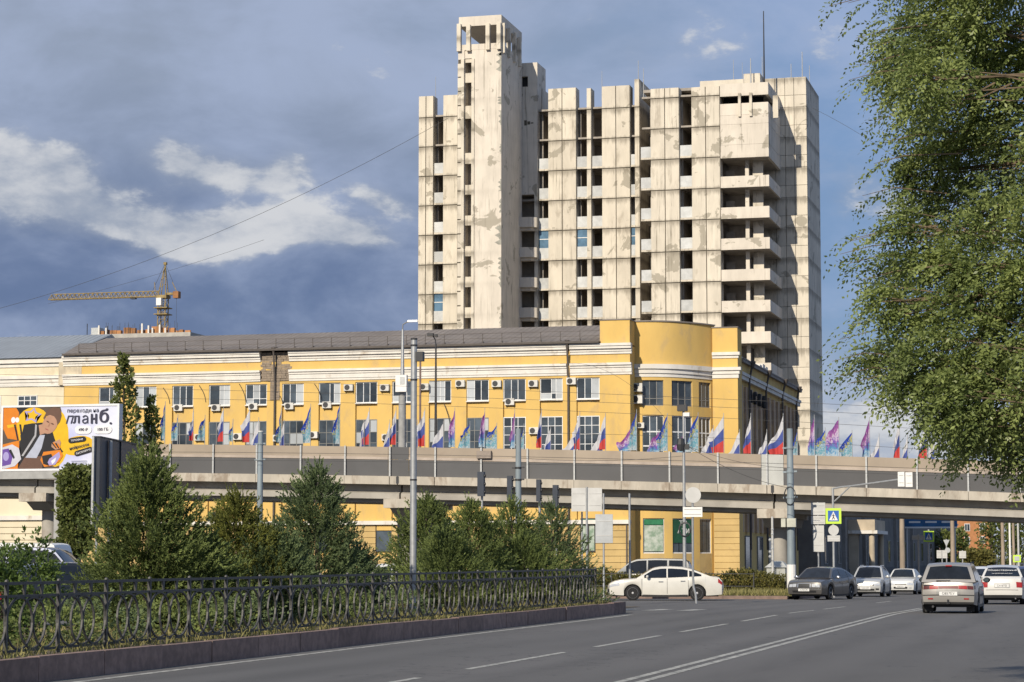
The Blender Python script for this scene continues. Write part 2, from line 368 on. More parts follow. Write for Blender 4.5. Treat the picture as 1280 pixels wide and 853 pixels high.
# ------------------------------------------------------------------ unfinished concrete tower
def tower_concrete(name, c, dk, amt, rnd, run=1.):
    m = mat(name, c, .9, scale=.9, var=.07, rand=rnd, stretch=(1, 1, .35), stain=dk, stain_amt=amt, stain_scale=.75, stain_lo=.56, stain_hi=.70, bump=.15)
    t = m.node_tree; b = [n for n in t.nodes if n.type == 'BSDF_PRINCIPLED'][0]
    g = N(t, 'ShaderNodeNewGeometry'); src = b.inputs['Base Color'].links[0].from_socket
    # flaked plaster: hard-edged grey patches, and narrow rain streaks
    n1 = N(t, 'ShaderNodeTexNoise', ins={0: g.outputs['Position'], 'Scale': .33, 'Detail': 9, 'Roughness': .62, 'Distortion': .6}).outputs[0]
    col = mixc(t, mth(t, 'MULTIPLY', sstep(t, n1, .59, .61), .8), src, (.31, .28, .22))
    mp = N(t, 'ShaderNodeMapping', ins={0: g.outputs['Position']}); mp.inputs[3].default_value = (2.6, 2.6, .10)
    n2 = N(t, 'ShaderNodeTexNoise', ins={0: mp.outputs[0], 'Scale': 1.0, 'Detail': 5, 'Roughness': .7}).outputs[0]
    n3 = N(t, 'ShaderNodeTexNoise', ins={0: g.outputs['Position'], 'Scale': .22, 'Detail': 3}).outputs[0]
    col = mixc(t, mth(t, 'MULTIPLY', mth(t, 'MULTIPLY', sstep(t, n2, .54, .74), sstep(t, n3, .36, .56)), .85), col, (.19, .165, .125))
    n4 = N(t, 'ShaderNodeTexNoise', ins={0: mp.outputs[0], 'Scale': 1.6, 'Detail': 7, 'Roughness': .75}).outputs[0]
    n5 = N(t, 'ShaderNodeTexNoise', ins={0: g.outputs['Position'], 'Scale': .11, 'Detail': 2}).outputs[0]
    col = mixc(t, mth(t, 'MULTIPLY', mth(t, 'MULTIPLY', sstep(t, n4, .56, .64), sstep(t, n5, .47, .60)), .6), col, (.17, .15, .115))
    # grime that has run down from the horizontal joints, storey by storey
    sz = N(t, 'ShaderNodeSeparateXYZ', ins={0: g.outputs['Position']}); fr = mth(t, 'FRACT', mth(t, 'MULTIPLY', mth(t, 'ADD', sz.outputs[2], -44.08+3.338*20), 1/3.338))
    mp2 = N(t, 'ShaderNodeMapping', ins={0: g.outputs['Position']}); mp2.inputs[3].default_value = (3.2, 3.2, .5)
    n6 = N(t, 'ShaderNodeTexNoise', ins={0: mp2.outputs[0], 'Scale': .8, 'Detail': 6, 'Roughness': .7}).outputs[0]
    gr = mth(t, 'MULTIPLY', sstep(t, mth(t, 'ADD', fr, mth(t, 'MULTIPLY', n6, .55)), 1.03, 1.27), .7)
    gr2 = mth(t, 'MULTIPLY', sstep(t, mth(t, 'SUBTRACT', fr, mth(t, 'MULTIPLY', n6, .28)), -.05, -.16), .6)
    col = mixc(t, mth(t, 'MULTIPLY', mth(t, 'MAXIMUM', gr, gr2), run), col, (.20, .175, .135))
    t.links.new(col, b.inputs['Base Color']); return m
m_con = tower_concrete('weathered_cream_panel', (.65, .59, .485), (.30, .26, .2), .5, .06)
m_plas = tower_concrete('pale_plaster', (.66, .60, .51), (.42, .38, .31), .35, .03, .12)
m_span = mat('spandrel_panel', (.55, .56, .55), .7, scale=1.5, var=.10, rand=.12)
m_joint = mat('panel_joint', (.11, .095, .07), .95, scale=2)
m_slab = mat('raw_concrete', (.40, .36, .31), .95, scale=1, var=.15)
m_cyan = mat('old_blue_glass', (.12, .22, .32), .12, spec=.8, scale=1, var=.2)
def build_tower():
    YA, YC, YS, YE = 242., 238., 233., 247.
    Z0, PT = 44.2, 3.338                     # head of a storey's opening, storey height
    root = thing('unfinished_tower', 'tall weathered cream concrete tower block with empty window openings behind the yellow building', 'building', (xY(770, YA), YA, gz(YA)))
    base = gz(242)
    zt = lambda k: Z0-PT*k
    def pier(px0, px1, py_top, Y, cols, name='wall_panel', depth=1.6, ref=None, zlow=13.2, jit=True):
        x0, x1 = xY(px0, Y, 250), xY(px1, Y, 250); top = zY((px0+px1)/2, py_top, Y)
        ubox('pier', root, m_joint, x0+.03, x1-.03, Y+.10, Y+depth, base, top-.03)
        ubox('pier', root, m_con, x0, x1, Y+.0, Y+depth+.02, base, zlow-.04)
        js = [zt(k)-.12 for k in range(-5, 14)]
        js = [top]+[z for z in js if zlow+.8 < z < top-1.0]+[zlow]
        for c in range(cols):
            a, b = x0+(x1-x0)*c/cols, x0+(x1-x0)*(c+1)/cols
            for i in range(len(js)-1):
                j = random.uniform(-.012, .012) if jit else 0
                ubox(name, root, m_con, a+.045, b-.045, Y+j, Y+.16, js[i+1]+.045, js[i]-.045)
        # side returns so that the reveals read as concrete, not as joint
        ubox('pier_side', root, m_con, x1-.028, x1-.002, Y+.17, Y+depth, base, top-.05)
    def column(px0, px1, Y, kk, rec=.34, sp_h=1.39, glass=(), top_open=True, m=None):
        x0, x1 = xY(px0, Y, 250), xY(px1, Y, 250)
        for k in kk:
            z1 = zt(k)-1.95; z0 = z1-sp_h
            mm = m or (m_con if k < -1 else m_span)
            ubox('spandrel', root, mm, x0, x1, Y+rec, Y+rec+.22, z0+.22, z1)
            ubox('lintel', root, m_con, x0, x1, Y+rec-.06, Y+rec+.28, z0, z0+.20)
            if k in glass:
                ubox('window_frame', root, m_white, x0, x1, Y+rec+.06, Y+rec+.12, z1+.95, z1+1.03)
                ubox('window_pane', root, m_cyan, x0, x1, Y+rec+.10, Y+rec+.13, z1, zt(k)-.02)
    # cores and floor slabs
    xl, xr = xY(523.2, YA, 250), xY(800, YA, 250); xc0, xc1 = xY(801, YC, 250), xY(961.6, YC, 250)
    ubox('core_wall', root, m_slab, xl, xr, 247.2, 258, base, 51.5)
    ubox('core_wall', root, m_slab, xc0, xc1-3.2, 243.4, 258, base, 52.2)
    for k in range(-2, 13):
        z = zt(k)+.04
        ubox('floor_slab', root, m_slab, xl+.1, xr-.05, YA+.6, 247.2, z, z+.2)
        ubox('floor_slab', root, m_slab, xc0+.05, xc1-.3, YC+.6, 243.4, z, z+.2)
    for px in (541.8, 553.2, 673.5, 686, 721.3, 752.2, 788): ubox('cross_wall', root, m_slab, xY(px, YA, 250), xY(px, YA, 250)+.2, YA+1.3, 247.2, base, 51)
    for px in (814, 849.3, 864.8): ubox('cross_wall', root, m_slab, xY(px, YC, 250), xY(px, YC, 250)+.2, YC+1.3, 243.4, base, 51)
    # left wing
    pier(522.7, 541.5, 120, YA, 2); pier(553.4, 572, 118.5, YA, 1)
    column(541.5, 553.4, YA, range(-1, 11), glass=(4, 6, 7))
    # stair shaft standing forward
    sx0, sxs0, sxs1, sx1 = (xY(p, YS, 250) for p in (572.3, 580.2, 589.6, 626.5)); stop = zY(600, 62, YS); roof = zY(600, 20, YS); yb = 241.9
    MB().box(sx0, sxs0, YS, yb, base, stop).obj('shaft_wall', m_plas, root)
    MB().box(sxs1, sx1, YS+.02, yb, base, stop).obj('shaft_wall', m_plas, root)
    ubox('shaft_back', root, m_slab, sxs0, sxs1, YS+1.6, yb, base, stop)
    z = zY(585, 73, YS); ubox('shaft_infill', root, m_plas, sxs0, sxs1, YS+.12, YS+1.6, z, stop)
    ops = [(78, 91), (103, 132), (148, 191)]+[(204.5+38.55*i, 231+38.3*i) for i in range(0, 6)]
    prev = z
    for a, b2 in ops:
        za, zb2 = zY(585, a, YS), zY(585, b2, YS)
        if za < prev-.05: ubox('shaft_infill', root, m_con, sxs0, sxs1, YS+.22, YS+.5, za, prev)
        prev = zb2
    ubox('shaft_infill', root, m_con, sxs0, sxs1, YS+.22, YS+.5, base, prev)
    for p in (sxs0-.32, sxs1-.02): ubox('shaft_fin', root, m_con, p, p+.3, YS-.12, YS+.2, base, zY(585, 74, YS))
    ubox('ladder_strip', root, m_joint, sx0+.02, sx0+.3, YS-.03, YS+.02, 14, stop-1)
    for i in range(26):
        z = 16+1.55*i
        if z < stop-2: ubox('ladder_block', root, m_con, sx0-.02, sx0+.42, YS-.10, YS+.05, z, z+1.42)
    # patches where the render has fallen off down the right arris
    for i in range(14):
        z = 18+2.9*i+random.uniform(-.8, .8); h = random.uniform(.8, 2.3); w = random.uniform(.25, .75)
        pts = []
        for q in range(9): pts.append((sx1+.006-w*(.55+.45*math.sin(q*2.1+i)), z+h*q/8))
        pts += [(sx1+.008, z+h), (sx1+.008, z)]
        MB().prism(pts, lambda a, c: (a, YS+.012, c), lambda a, c: (a, YS+.05, c)).obj('bare_patch', mat('bare_grey_concrete', (.36, .35, .30), .95, scale=2, var=.15), root)
    # crown: posts, fins and beam ring around an open top
    zb0, zb1 = zY(600, 55, YS), zY(600, 32, YS)
    MB().box(sx0, sx1, YS, YS+.3, stop, zb0).box(sx1-.3, sx1, YS+.3, yb, stop, zb0).box(sx0, sx0+.3, YS+.3, yb, stop, zb0).box(sx0+.3, sx1-.3, yb-.3, yb, stop, zb0).obj('crown_parapet', m_plas, root)
    MB().box(sx0+.05, sx1-.0, YS+.05, yb, zb1, roof).obj('crown_beam', m_plas, root)
    MB().box(sx0+.3, sx1-.3, YS+.3, yb-.3, stop-.05, stop+.1).obj('crown_floor', m_slab, root)
    w = sx1-sx0; fz = zY(600, 63.5, YS)
    for f in (.03, .25, .70, .955): ubox('crown_fin', root, m_con, sx0+w*f-.22, sx0+w*f+.22, YS-.35, YS+.12, fz, zb1+.25 if f in (.03,) else zb1+.1)
    for yy in (YS+.3, YS+2.6, YS+5.0, YS+7.2): ubox('crown_fin', root, m_con, sx1-.12, sx1+.3, yy, yy+.42, fz-.3, zb1+.2)
    for f in (.2, .55, .9): ubox('crown_post', root, m_slab, sx0+w*f-.2, sx0+w*f+.2, yb-.45, yb-.05, zb0, zb1)
    # block behind the shaft with corner balconies
    bx0, bx1 = sx1-2.0, xY(671.5, YA, 250)
    btop = zY(660, 78.5, YA)
    wz0, wz1 = zY(655, 108.5, YA), zY(655, 95.5, YA); wx0, wx1 = xY(651.5, YA, 100), xY(659.5, YA, 100); bz = zt(1)+.7
    yB = 242.1
    MB().box(bx0, wx0, yB, 246, bz, btop).box(wx1, bx1, yB, 246, bz, btop).box(wx0, wx1, yB, 246, bz, wz0).box(wx0, wx1, yB, 246, wz1, btop).obj('balcony_block', m_plas, root)
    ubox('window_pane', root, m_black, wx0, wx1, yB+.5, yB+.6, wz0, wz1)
    for i in range(3): ubox('bare_patch', root, m_joint, xY(655+4*i, YA, 150), xY(658.4+4*i, YA, 150), yB-.012, yB+.05, zY(655, 157-i, YA), zY(655, 150.5+i*1.5, YA))
    ubox('balcony_back', root, m_slab, bx0, bx1, 244.4, 246.5, base, bz)
    ubox('balcony_column', root, m_con, bx1-.35, bx1+.02, yB, 244.6, base, bz)
    MB().box(bx1+.03, xY(678, 244, 250), 244, 247, base, zY(675, 111, 244)).obj('block_return', m_plas, root)
    b = MB(); X0, X1 = bx0+.5, bx1+.1                                     # chamfered balcony tub
    outl = [(X0, .0), (X0, -1.0), (X0+.3, -1.25), (X1-.55, -1.25), (X1, -.75), (X1, 0)]
    b.prism(outl, lambda a, c: (a, yB+c, -1.35), lambda a, c: (a, yB+c, -.25))
    inn = [(X0+.3, 0), (X0+.5, -.7), (X1-.6, -.7), (X1-.2, 0)]
    b.prism([(X0+.2, .0), (X0+.35, -.85), (X1-.65, -.85), (X1-.25, 0)], lambda a, c: (a, yB+c, -1.7), lambda a, c: (a, yB+c, -1.36))
    bmh = b.mesh('balcony', m_plas)
    for k in range(1, 11): share('balcony', bmh, root, Matrix.Translation((0, 0, zt(k)-1.75)))
    column(672.3, 685.3, YA, range(-1, 11), rec=.5, glass=(2,))
    # middle piers
    pier(685, 720.5, 110, YA, 2); pier(752.3, 788, 107, YA, 2); pier(733.3, 739.4, 110, YA, 1); pier(793.3, 800, 98.5, YA, 1, depth=6)
    column(720.5, 733.3, YA, range(-1, 11), glass=(2,)); column(739.4, 752.3, YA, range(-1, 11)); column(788, 793.3, YA, range(-1, 11), glass=(2, 9))
    # right-hand piers, one step forward
    pier(813.4, 849.6, 110, YC, 2); pier(864.6, 900.7, 108, YC, 2)
    column(800.6, 813.4, YC, range(-1, 11)); column(849.6, 864.6, YC, range(-1, 11))
    ubox('roof_parapet', root, m_con, xY(876, YC+2, 250), xY(931, YC+2, 250), YC+2, YC+2.3, 51.5, zY(900, 100.5, YC+2))
    ubox('roof_slab', root, m_slab, xc0, xc1-.3, YC+1.7, 258, 51.8, 52.1)
    ubox('roof_slab', root, m_slab, xl, xr, YA+1.7, 258, 50.7, 51.0)
    ubox('roof_box', root, m_con, xY(929.5, YC+3, 98), xY(950, YC+3, 98), YC+3, YC+5.5, 52, zY(940, 92, YC+3))
    # balcony bay
    bx0, bx1 = xY(901.0, YC, 250), xc1; T = zY(930, 104, YC)
    def zz(py): return zY(930, py, YC)
    MB().box(bx0, bx1, YC+.05, YC+.35, zz(119.5), T).box(bx1-.35, bx1, YC+.35, YE, zz(119.5), T).box(bx0, bx1-.36, YC+.36, YE, T-.5, T-.2).obj('bay_top', m_plas, root)
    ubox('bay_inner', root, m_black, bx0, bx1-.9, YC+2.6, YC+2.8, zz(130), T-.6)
    rows = [(129, 143.5), (143.7, 155), (155.2, 180.5), (180.7, 197)]
    for a, c in rows:
        ubox('bay_panel', root, m_plas, bx0+.01, bx1, YC+.0, YC+.3, zz(c), zz(a))
        ubox('bay_panel', root, m_plas, bx1-.3, bx1-.004, YC+.31, YE, zz(c)+.01, zz(a)-.01)
    ubox('bay_floor', root, m_slab, bx0, bx1-.31, YC+.31, YE, zz(197), zz(195))
    for px in (924.5, 938.5): ubox('bay_fin', root, m_con, xY(px, YC, 120)-.14, xY(px, YC, 120)+.14, YC-.22, YC+.05, zz(146), zz(116.5))
    ubox('bay_fin', root, m_con, xY(968, YC+1.5, 120)-.2, xY(972.5, YC+1.5, 120), YC+1.5, YC+1.8, zz(146), zz(118))
    ptop = zz(219.9); pm = None
    for i in range(0, 11):
        t = ptop-3.333*i; h = 1.22
        if t < 12: break
        MB().box(bx0, bx1, YC, YC+.2, t-h, t).obj('balcony_parapet', m_plas, root)
        # sloping side wall: tall at the front, running back to the recessed wall
        MB().box(bx1-.2, bx1-.003, YC+.21, YE, t-h+.01, t-.01).obj('balcony_side', m_plas, root)
        ubox('balcony_floor', root, m_slab, bx0, bx1-.21, YC+.21, YE, t-h+.02, t-h+.22)
        px = xY(934, YC+1.6, 250); ubox('balcony_post', root, m_plas, px-.2, px+.2, YC+1.6, YC+2.0, t-h+.22, t+2.11)
        ubox('balcony_wall', root, m_slab, bx0, xY(918, YC+3.4, 250), YC+3.4, YC+3.6, t-h+.22, t+1.2)
        ubox('balcony_wall', root, m_con, px+.5, xY(954, YC+2.4, 250), YC+2.4, YC+2.6, t-h+.22, t+2.11)
        ubox('balcony_wall', root, m_slab, bx0, bx1-3, YC+5.2, YC+5.3, t-h+.22, t+2.11)
    # recessed end wall of large panels and the narrow gable
    ex0, ex1 = bx1-4.2, xY(1009.5, YE, 250); et = zY(995, 96.5, YE); ey = 258.3
    ubox('end_block', root, m_joint, ex0, ex1-.03, YE+.14, ey, base, et-.03)
    cols = [ex0, xY(970, YE, 250), xY(982.5, YE, 250), xY(993.8, YE, 250), ex1]
    zs = []; z = et
    k = 0
    while z > base+1:
        d = (2.0, 1.34)[k % 2]; zs.append((max(z-d, base), z)); z -= d; k += 1
    for a, c in zip(cols, cols[1:]):
        for z0, z1 in zs: ubox('wall_panel', root, m_con, a+.025, c-.025, YE+random.uniform(-.01, .01), YE+.15, z0+.02, z1-.02)
    for i in range(3):
        y0, y1 = YE+.16+(ey-YE-.2)*i/3, YE+.16+(ey-YE-.2)*(i+1)/3
        for j in range(0, len(zs), 2):
            z0, z1 = zs[min(j+1, len(zs)-1)][0], zs[j][1]
            if False:
                ubox('window_pane', root, m_black, ex1-.2, ex1-.06, y0+.3, y1-.3, z0+1.2, z1-.4)
                ubox('gable_panel', root, m_con, ex1-.04, ex1, y0, y1, z0+.02, z0+1.2)
            else: ubox('gable_panel', root, m_con, ex1-.04, ex1, y0+.02, y1-.02, z0+.02, z1-.02)
    # aerials on the roof
    for px, y0, y1, Y, r in [(544.5, 96, 131, 244, .05), (752.5, 89, 110, 244, .05), (798, 76, 99, 244, .07), (804.5, 86, 112, 243, .07), (917, 75, 102, 242, .05), (938.5, 73, 100, 240, .09),
                             (953, 71, 100, 243, .06), (955.3, 14, 100, 243, .11), (989, 80, 97, 250, .08), (1003, 65, 97, 250, .09), (1012, 82, 99, 251, .06), (928, 78, 101, 242, .04)]:
        p = atY(px, y1+3, Y); q = atY(px, y0, Y); MB().cyl((p[0], Y, min(p[2], 52)), (p[0], Y, q[2]), r, r*.5, 6).obj('roof_aerial', m_steel if px != 955.3 else m_dark, root)
build_tower()
# ------------------------------------------------------------------ long yellow building
m_yel = mat('yellow_plaster', (.655, .44, .14), .9, scale=.5, var=.05, stretch=(1, 1, .5), stain=(.44, .32, .17), stain_amt=.6, stain_scale=.8, stain_lo=.50, stain_hi=.72, bump=.08)
m_crm = mat('cream_plaster', (.70, .625, .46), .9, scale=.5, var=.06, stretch=(1, 1, .5), stain=(.42, .34, .22), stain_amt=.5, stain_scale=.4, stain_lo=.52, stain_hi=.7)
m_mould = mat('white_moulding', (.72, .69, .63), .85, scale=.8, var=.07, stretch=(1, 1, .6), stain=(.34, .26, .17), stain_amt=.75, stain_scale=.55, stain_lo=.56, stain_hi=.70)
m_sheet = mat('brown_sheet_roof', (.235, .205, .18), .7, scale=.35, var=.12, stain=(.13, .11, .095), stain_amt=.6)
m_brick = mat('bare_brick', (.30, .24, .18), .95, scale=3, c2=(.20, .165, .13), bump=.5)
m_pvc = mat('window_frame_white', (.70, .71, .71), .5, scale=3, var=.04)
m_oldf = mat('window_frame_grey', (.22, .22, .21), .7, scale=3, var=.1)
m_ac = mat('air_conditioner_white', (.62, .61, .57), .6, scale=3, var=.06, rand=.08)
m_pane = mat('reflecting_pane', (.075, .095, .115), .12, spec=.6, scale=.6, var=.25, rand=.5)
m_blind = mat('pane_with_blind', (.42, .45, .47), .35, scale=.6, var=.10, rand=.15, spec=.6)
m_pipe = mat('drainpipe_dark', (.10, .085, .075), .7, scale=4)
m_rust = mat('rustic_course', (.56, .40, .17), .9, scale=.5, var=.08, rand=.05, stain=(.40, .28, .14), stain_amt=.5, stain_scale=.5)
ACM = {}
def ac_unit(parent, px, py, Y, s=1.0):
    if 'b' not in ACM:
        ACM['b'] = MB().box(-.40, .40, -.31, 0, -.28, .28).mesh('air_conditioner', m_ac)
        g = MB(); g.lathe([(.0, -.325), (.21, -.325), (.235, -.318), (.235, -.30)], (-.1, 0, 0), 'Y', 14); ACM['f'] = g.mesh('fan_grille', m_dark)
        ACM['k'] = MB().box(-.34, -.30, -.3, .05, -.36, -.29).box(.30, .34, -.3, .05, -.36, -.29).mesh('bracket', m_dark)
    p = atY(px, py, Y); Mx = Matrix.Translation(p) @ Matrix.Scale(s, 4)
    o = share('air_conditioner', ACM['b'], parent, Mx); share('fan_grille', ACM['f'], o, Mx); share('bracket', ACM['k'], o, Mx)
def window(parent, x0, x1, Y, z0, z1, cols, rows, fm, pane, depth=.12, bar=.07):
    """frame with real bars, one pane object per light; the opening is at plane Y"""
    w = MB(); X0, X1, Z0, Z1 = x0, x1, z0, z1
    w.box(X0, X0+bar, Y, Y+.08, Z0, Z1).box(X1-bar, X1, Y, Y+.08, Z0, Z1).box(X0+bar, X1-bar, Y, Y+.08, Z0, Z0+bar).box(X0+bar, X1-bar, Y, Y+.08, Z1-bar, Z1)
    cs = [X0+bar+(X1-X0-2*bar)*c for c in cols]; rs = [Z0+bar+(Z1-Z0-2*bar)*r for r in rows]
    for c in cs[1:-1]: w.box(c-bar*.4, c+bar*.4, Y+.004, Y+.076, Z0+bar, Z1-bar)
    for r in rs[1:-1]: w.box(X0+bar, X1-bar, Y+.008, Y+.072, r-bar*.35, r+bar*.35)
    o = w.obj('window', fm, parent)
    for a, c in zip(cs, cs[1:]):
        for d, e in zip(rs, rs[1:]): ubox('pane', o, pane(), a, c, Y+.035, Y+.045, d, e)
    return o
def build_yellow():
    YB = 184.; base = gz(YB)
    root = thing('yellow_building', 'long yellow building with white cornices and rounded corner, behind the overpass', 'building', (xY(500, YB), YB, base))
    ref = 640
    def Z(py, px=ref): return zY(px, py, YB)
    e = {k: Z(v) for k, v in dict(gut=432.5, c1=445.5, c2=456.5, c3=471, w1t=474, w1b=500.5, w2t=521.5, w2b=568, belt0=612, belt1=600, gf=640).items()}
    xl, xr = xY(79, YB), xY(787.5, YB, 450)
    # wall body, recessed plane
    ubox('wall', root, m_yel, xl, xr, YB+.22, YB+14, base, e['gut']-.2)
    ubox('frieze', root, m_yel, xl+1.4, xr, YB-.02, YB+.22, e['c2'], e['c1'])
    ubox('wall_band', root, m_yel, xl, xr, YB, YB+.22, e['w1t'], e['c3'])
    def cornice(z0, z1, steps, x0, x1, nm):
        n = len(steps); b = MB()
        for i, s in enumerate(steps):
            a, c = z0+(z1-z0)*i/n, z0+(z1-z0)*(i+1)/n
            b.box(x0, x1, YB-s, YB+.22, a, c-.004)
        return b.obj(nm, m_mould, root)
    gap0, gap1 = xY(325, YB), xY(361, YB)          # bare patch where the plaster has come down
    for a, c in ((xl-.1, gap0), (gap1, xY(709, YB)), (xY(713, YB), xr+.15)):
        cornice(e['c1'], e['gut'], (.12, .2, .38, .46), a, c, 'upper_cornice'); cornice(e['c3'], e['c2'], (.08, .14, .14, .22, .34), a, c, 'lower_cornice')
    # exposed brickwork: courses in the gap
    z = e['w1b']+.4; k = 0
    while z < e['gut']-.1:
        x = gap0-.15+.13*(k % 2)+random.uniform(0, .25); lim = gap1+random.uniform(-.1, .35) if z > e['c3'] else xY(350, YB)-.4
        x0s = x if z > e['c3'] else xY(337, YB)
        x = x0s
        while x < lim: ubox('brick', root, m_brick, x, x+.43, YB-.05+random.uniform(-.03, .05), YB+.22, z, z+.19); x += .45
        z += .205; k += 1
    cents = [136.5, 182.5, 228.5, 274.5, 320.3, 366.2, 412, 458, 504, 550, 597, 643, 689, 735]
    hw = .98
    xs = [xY(c, YB, 485) for c in cents]
    edges = [xl]+[v for x in xs for v in (x-hw, x+hw)]+[xr]
    for i in range(0, len(edges), 2): ubox('pilaster', root, m_yel, edges[i], edges[i+1], YB, YB+.22, base+4.6, e['w1t'])
    for i, x in enumerate(xs):
        # upper casements
        def pu(): return m_blind if random.random() < .42 else m_pane
        window(root, x-hw+.01, x+hw-.01, YB+.10, e['w1b'], e['w1t'], (0, .34, .66, 1) if i % 3 else (0, .5, .72, 1), (0, .28, 1) if i % 4 == 0 else (0, 1), m_pvc, pu)
        ubox('window_sill', root, m_mould, x-hw-.03, x+hw+.03, YB-.06, YB+.1, e['w1b']-.09, e['w1b']-.002)
        if i >= 11: window(root, x-hw+.01, x+hw-.01, YB+.10, e['w2b'], e['w2t'], (0, .34, .66, 1), (0, .24, .52, .76, 1), m_pvc, lambda: m_pane)
        else: window(root, x-hw+.01, x+hw-.01, YB+.10, e['w2b'], e['w2t'], (0, .34, .68, 1), (0, .35, .66, 1), m_oldf, lambda: m_blind if random.random() < .2 else m_pane)
        # soot-dark joint cables running down the pilaster edge
    for px, py in [(224, 510), (271, 510), (317.5, 508.5), (362.5, 508), (409.6, 506.5), (436.6, 484.8), (481.6, 485), (531, 484), (576, 479.8), (621.4, 480), (667, 479.8), (714.7, 476.8),
                   (637.8, 502.6), (668, 538.7), (298, 546), (348, 548), (392.5, 544), (484, 547), (250, 547)]: ac_unit(root, px, py, YB if py < 490 or py > 530 else YB+.22)
    for px in (343.5, 711): 
        x = xY(px, YB); MB().cyl((x, YB-.16, base+3), (x, YB-.16, e['c3']), .085, n=7).cyl((x, YB-.16, e['c3']), (x, YB-.55, e['gut']), .085, n=7).lathe([(.09, 0), (.22, .35), (.22, .4)], (x, YB-.55, e['gut']-.1), n=7).obj('drainpipe', m_pipe, root)
    for px, y0, y1 in [(204, 485, 505), (249, 482, 503), (299, 480, 503), (393, 480, 500), (346, 490, 508), (555, 505, 540)]:
        b = MB(); pts = [atY(px+8*t+2*math.sin(3*t), y0+(y1-y0)*t, YB-.03) for t in np.linspace(0, 1, 6)]; b.tube(pts, .035, 4).obj('cable', m_dark, root)
    # roof: sheet with standing seams, gutter and snow rail
    yr = YB+9.; zr = zY(745, 407, yr); ze = e['gut']+.12
    xa, xb = xY(76, YB-.6), xY(749, YB-.5, 430); xt = xY(107, yr)
    MB().add([(xa, YB-.62, ze), (xb, YB-.62, ze), (xb, yr, zr), (xt, yr, zr), (xa, yr+9, ze), (xb, yr+9, ze)], [(0, 1, 2, 3), (0, 3, 4), (3, 2, 5, 4), (1, 5, 2), (0, 4, 5, 1)]).obj('roof', m_sheet, root)
    b = MB(); n = 90
    for i in range(n):
        x = xb-.4-(xb-xt-.6)*i/n; b.add([(x, YB-.62, ze+.03), (x+.03, YB-.62, ze+.03), (x+.03, yr, zr+.03), (x, yr, zr+.03)], [(0, 1, 2, 3)])
    b.obj('roof_seams', mat('roof_seam', (.13, .11, .10), .7), root)
    ubox('gutter', root, m_pipe, xa, xb, YB-.74, YB-.6, ze-.1, ze+.08)
    b = MB(); rr = MB()
    for i in range(28):
        x = xa+1.2+i*1.68
        if x > xb-.2: break
        MB().box(x-.025, x+.025, YB+.1, YB+.15, ze+.1, ze+1.0).box(x-.02, x+.02, YB+.15, YB+.9, ze+.25, ze+.30).obj('rail_post', m_pipe, root)
    for h in (.55, .97): rr.box(xa+1.2, xb-.1, YB+.11, YB+.14, ze+h, ze+h+.035)
    rr.obj('snow_rail', m_pipe, root)
    ubox('eave_block', root, m_crm, xa+.3, xa+.95, YB-.3, YB+1, ze-.6, ze+.12)
    # corner block, drum, pillar
    ztop = zY(770, 400.5, YB); bx = xY(750, YB, 420)
    ubox('corner_block', root, m_yel, bx, xr, YB-.06, YB+3.2, e['gut']-.05, ztop); ubox('parapet_cap', root, m_sheet, bx-.06, xr+.06, YB-.12, YB+3.3, ztop, ztop+.09)
    yd = 186.0; dx0 = xr-.25; yp = 190.6; px0, px1 = xY(890.5, yp, 450), xY(922, yp, 450)
    def plan(t):                                   # rounded corner in plan
        return (dx0+(px0+.1-dx0)*t, yd+(yp+.55-yd)*t**2.6)
    def band(z0, z1, off, nm, m, t0=0., t1=1., n=22, thick=.4, sm=30):
        b = MB(); ring = []
        for i in range(n+1):
            t = t0+(t1-t0)*i/n; x, y = plan(t); x2, y2 = plan(min(t+.01, 1.01)); l = math.hypot(x2-x, y2-y); nx, ny = (y2-y)/l, -(x2-x)/l
            ring.append([(x+nx*off, y+ny*off, z0), (x+nx*off, y+ny*off, z1), (x-nx*thick, y-ny*thick, z1), (x-nx*thick, y-ny*thick, z0)])
        return b.loft(ring).obj(nm, m, root, smooth=sm)
    zd = lambda py: zY(820, py, yd)
    band(zd(455), zd(402), .0, 'drum_parapet', m_yel); band(zd(402)+.01, zd(400.2), .1, 'drum_cap', m_sheet)
    band(zd(471), zd(466.5), .06, 'drum_cornice', m_mould); band(zd(466.4), zd(461), .16, 'drum_cornice', m_mould); band(zd(460.9), zd(455.1), .3, 'drum_cornice', m_mould)
    band(zd(475), zd(471.05), 0, 'drum_wall', m_yel)
    winT = [(.14, .42), (.52, .76), (.83, .955)]
    marks = [0]+[v for w in winT for v in w]+[1]
    for i in range(0, len(marks), 2): band(base, zd(475.05), 0, 'drum_pier', m_yel, marks[i], marks[i+1], 6)
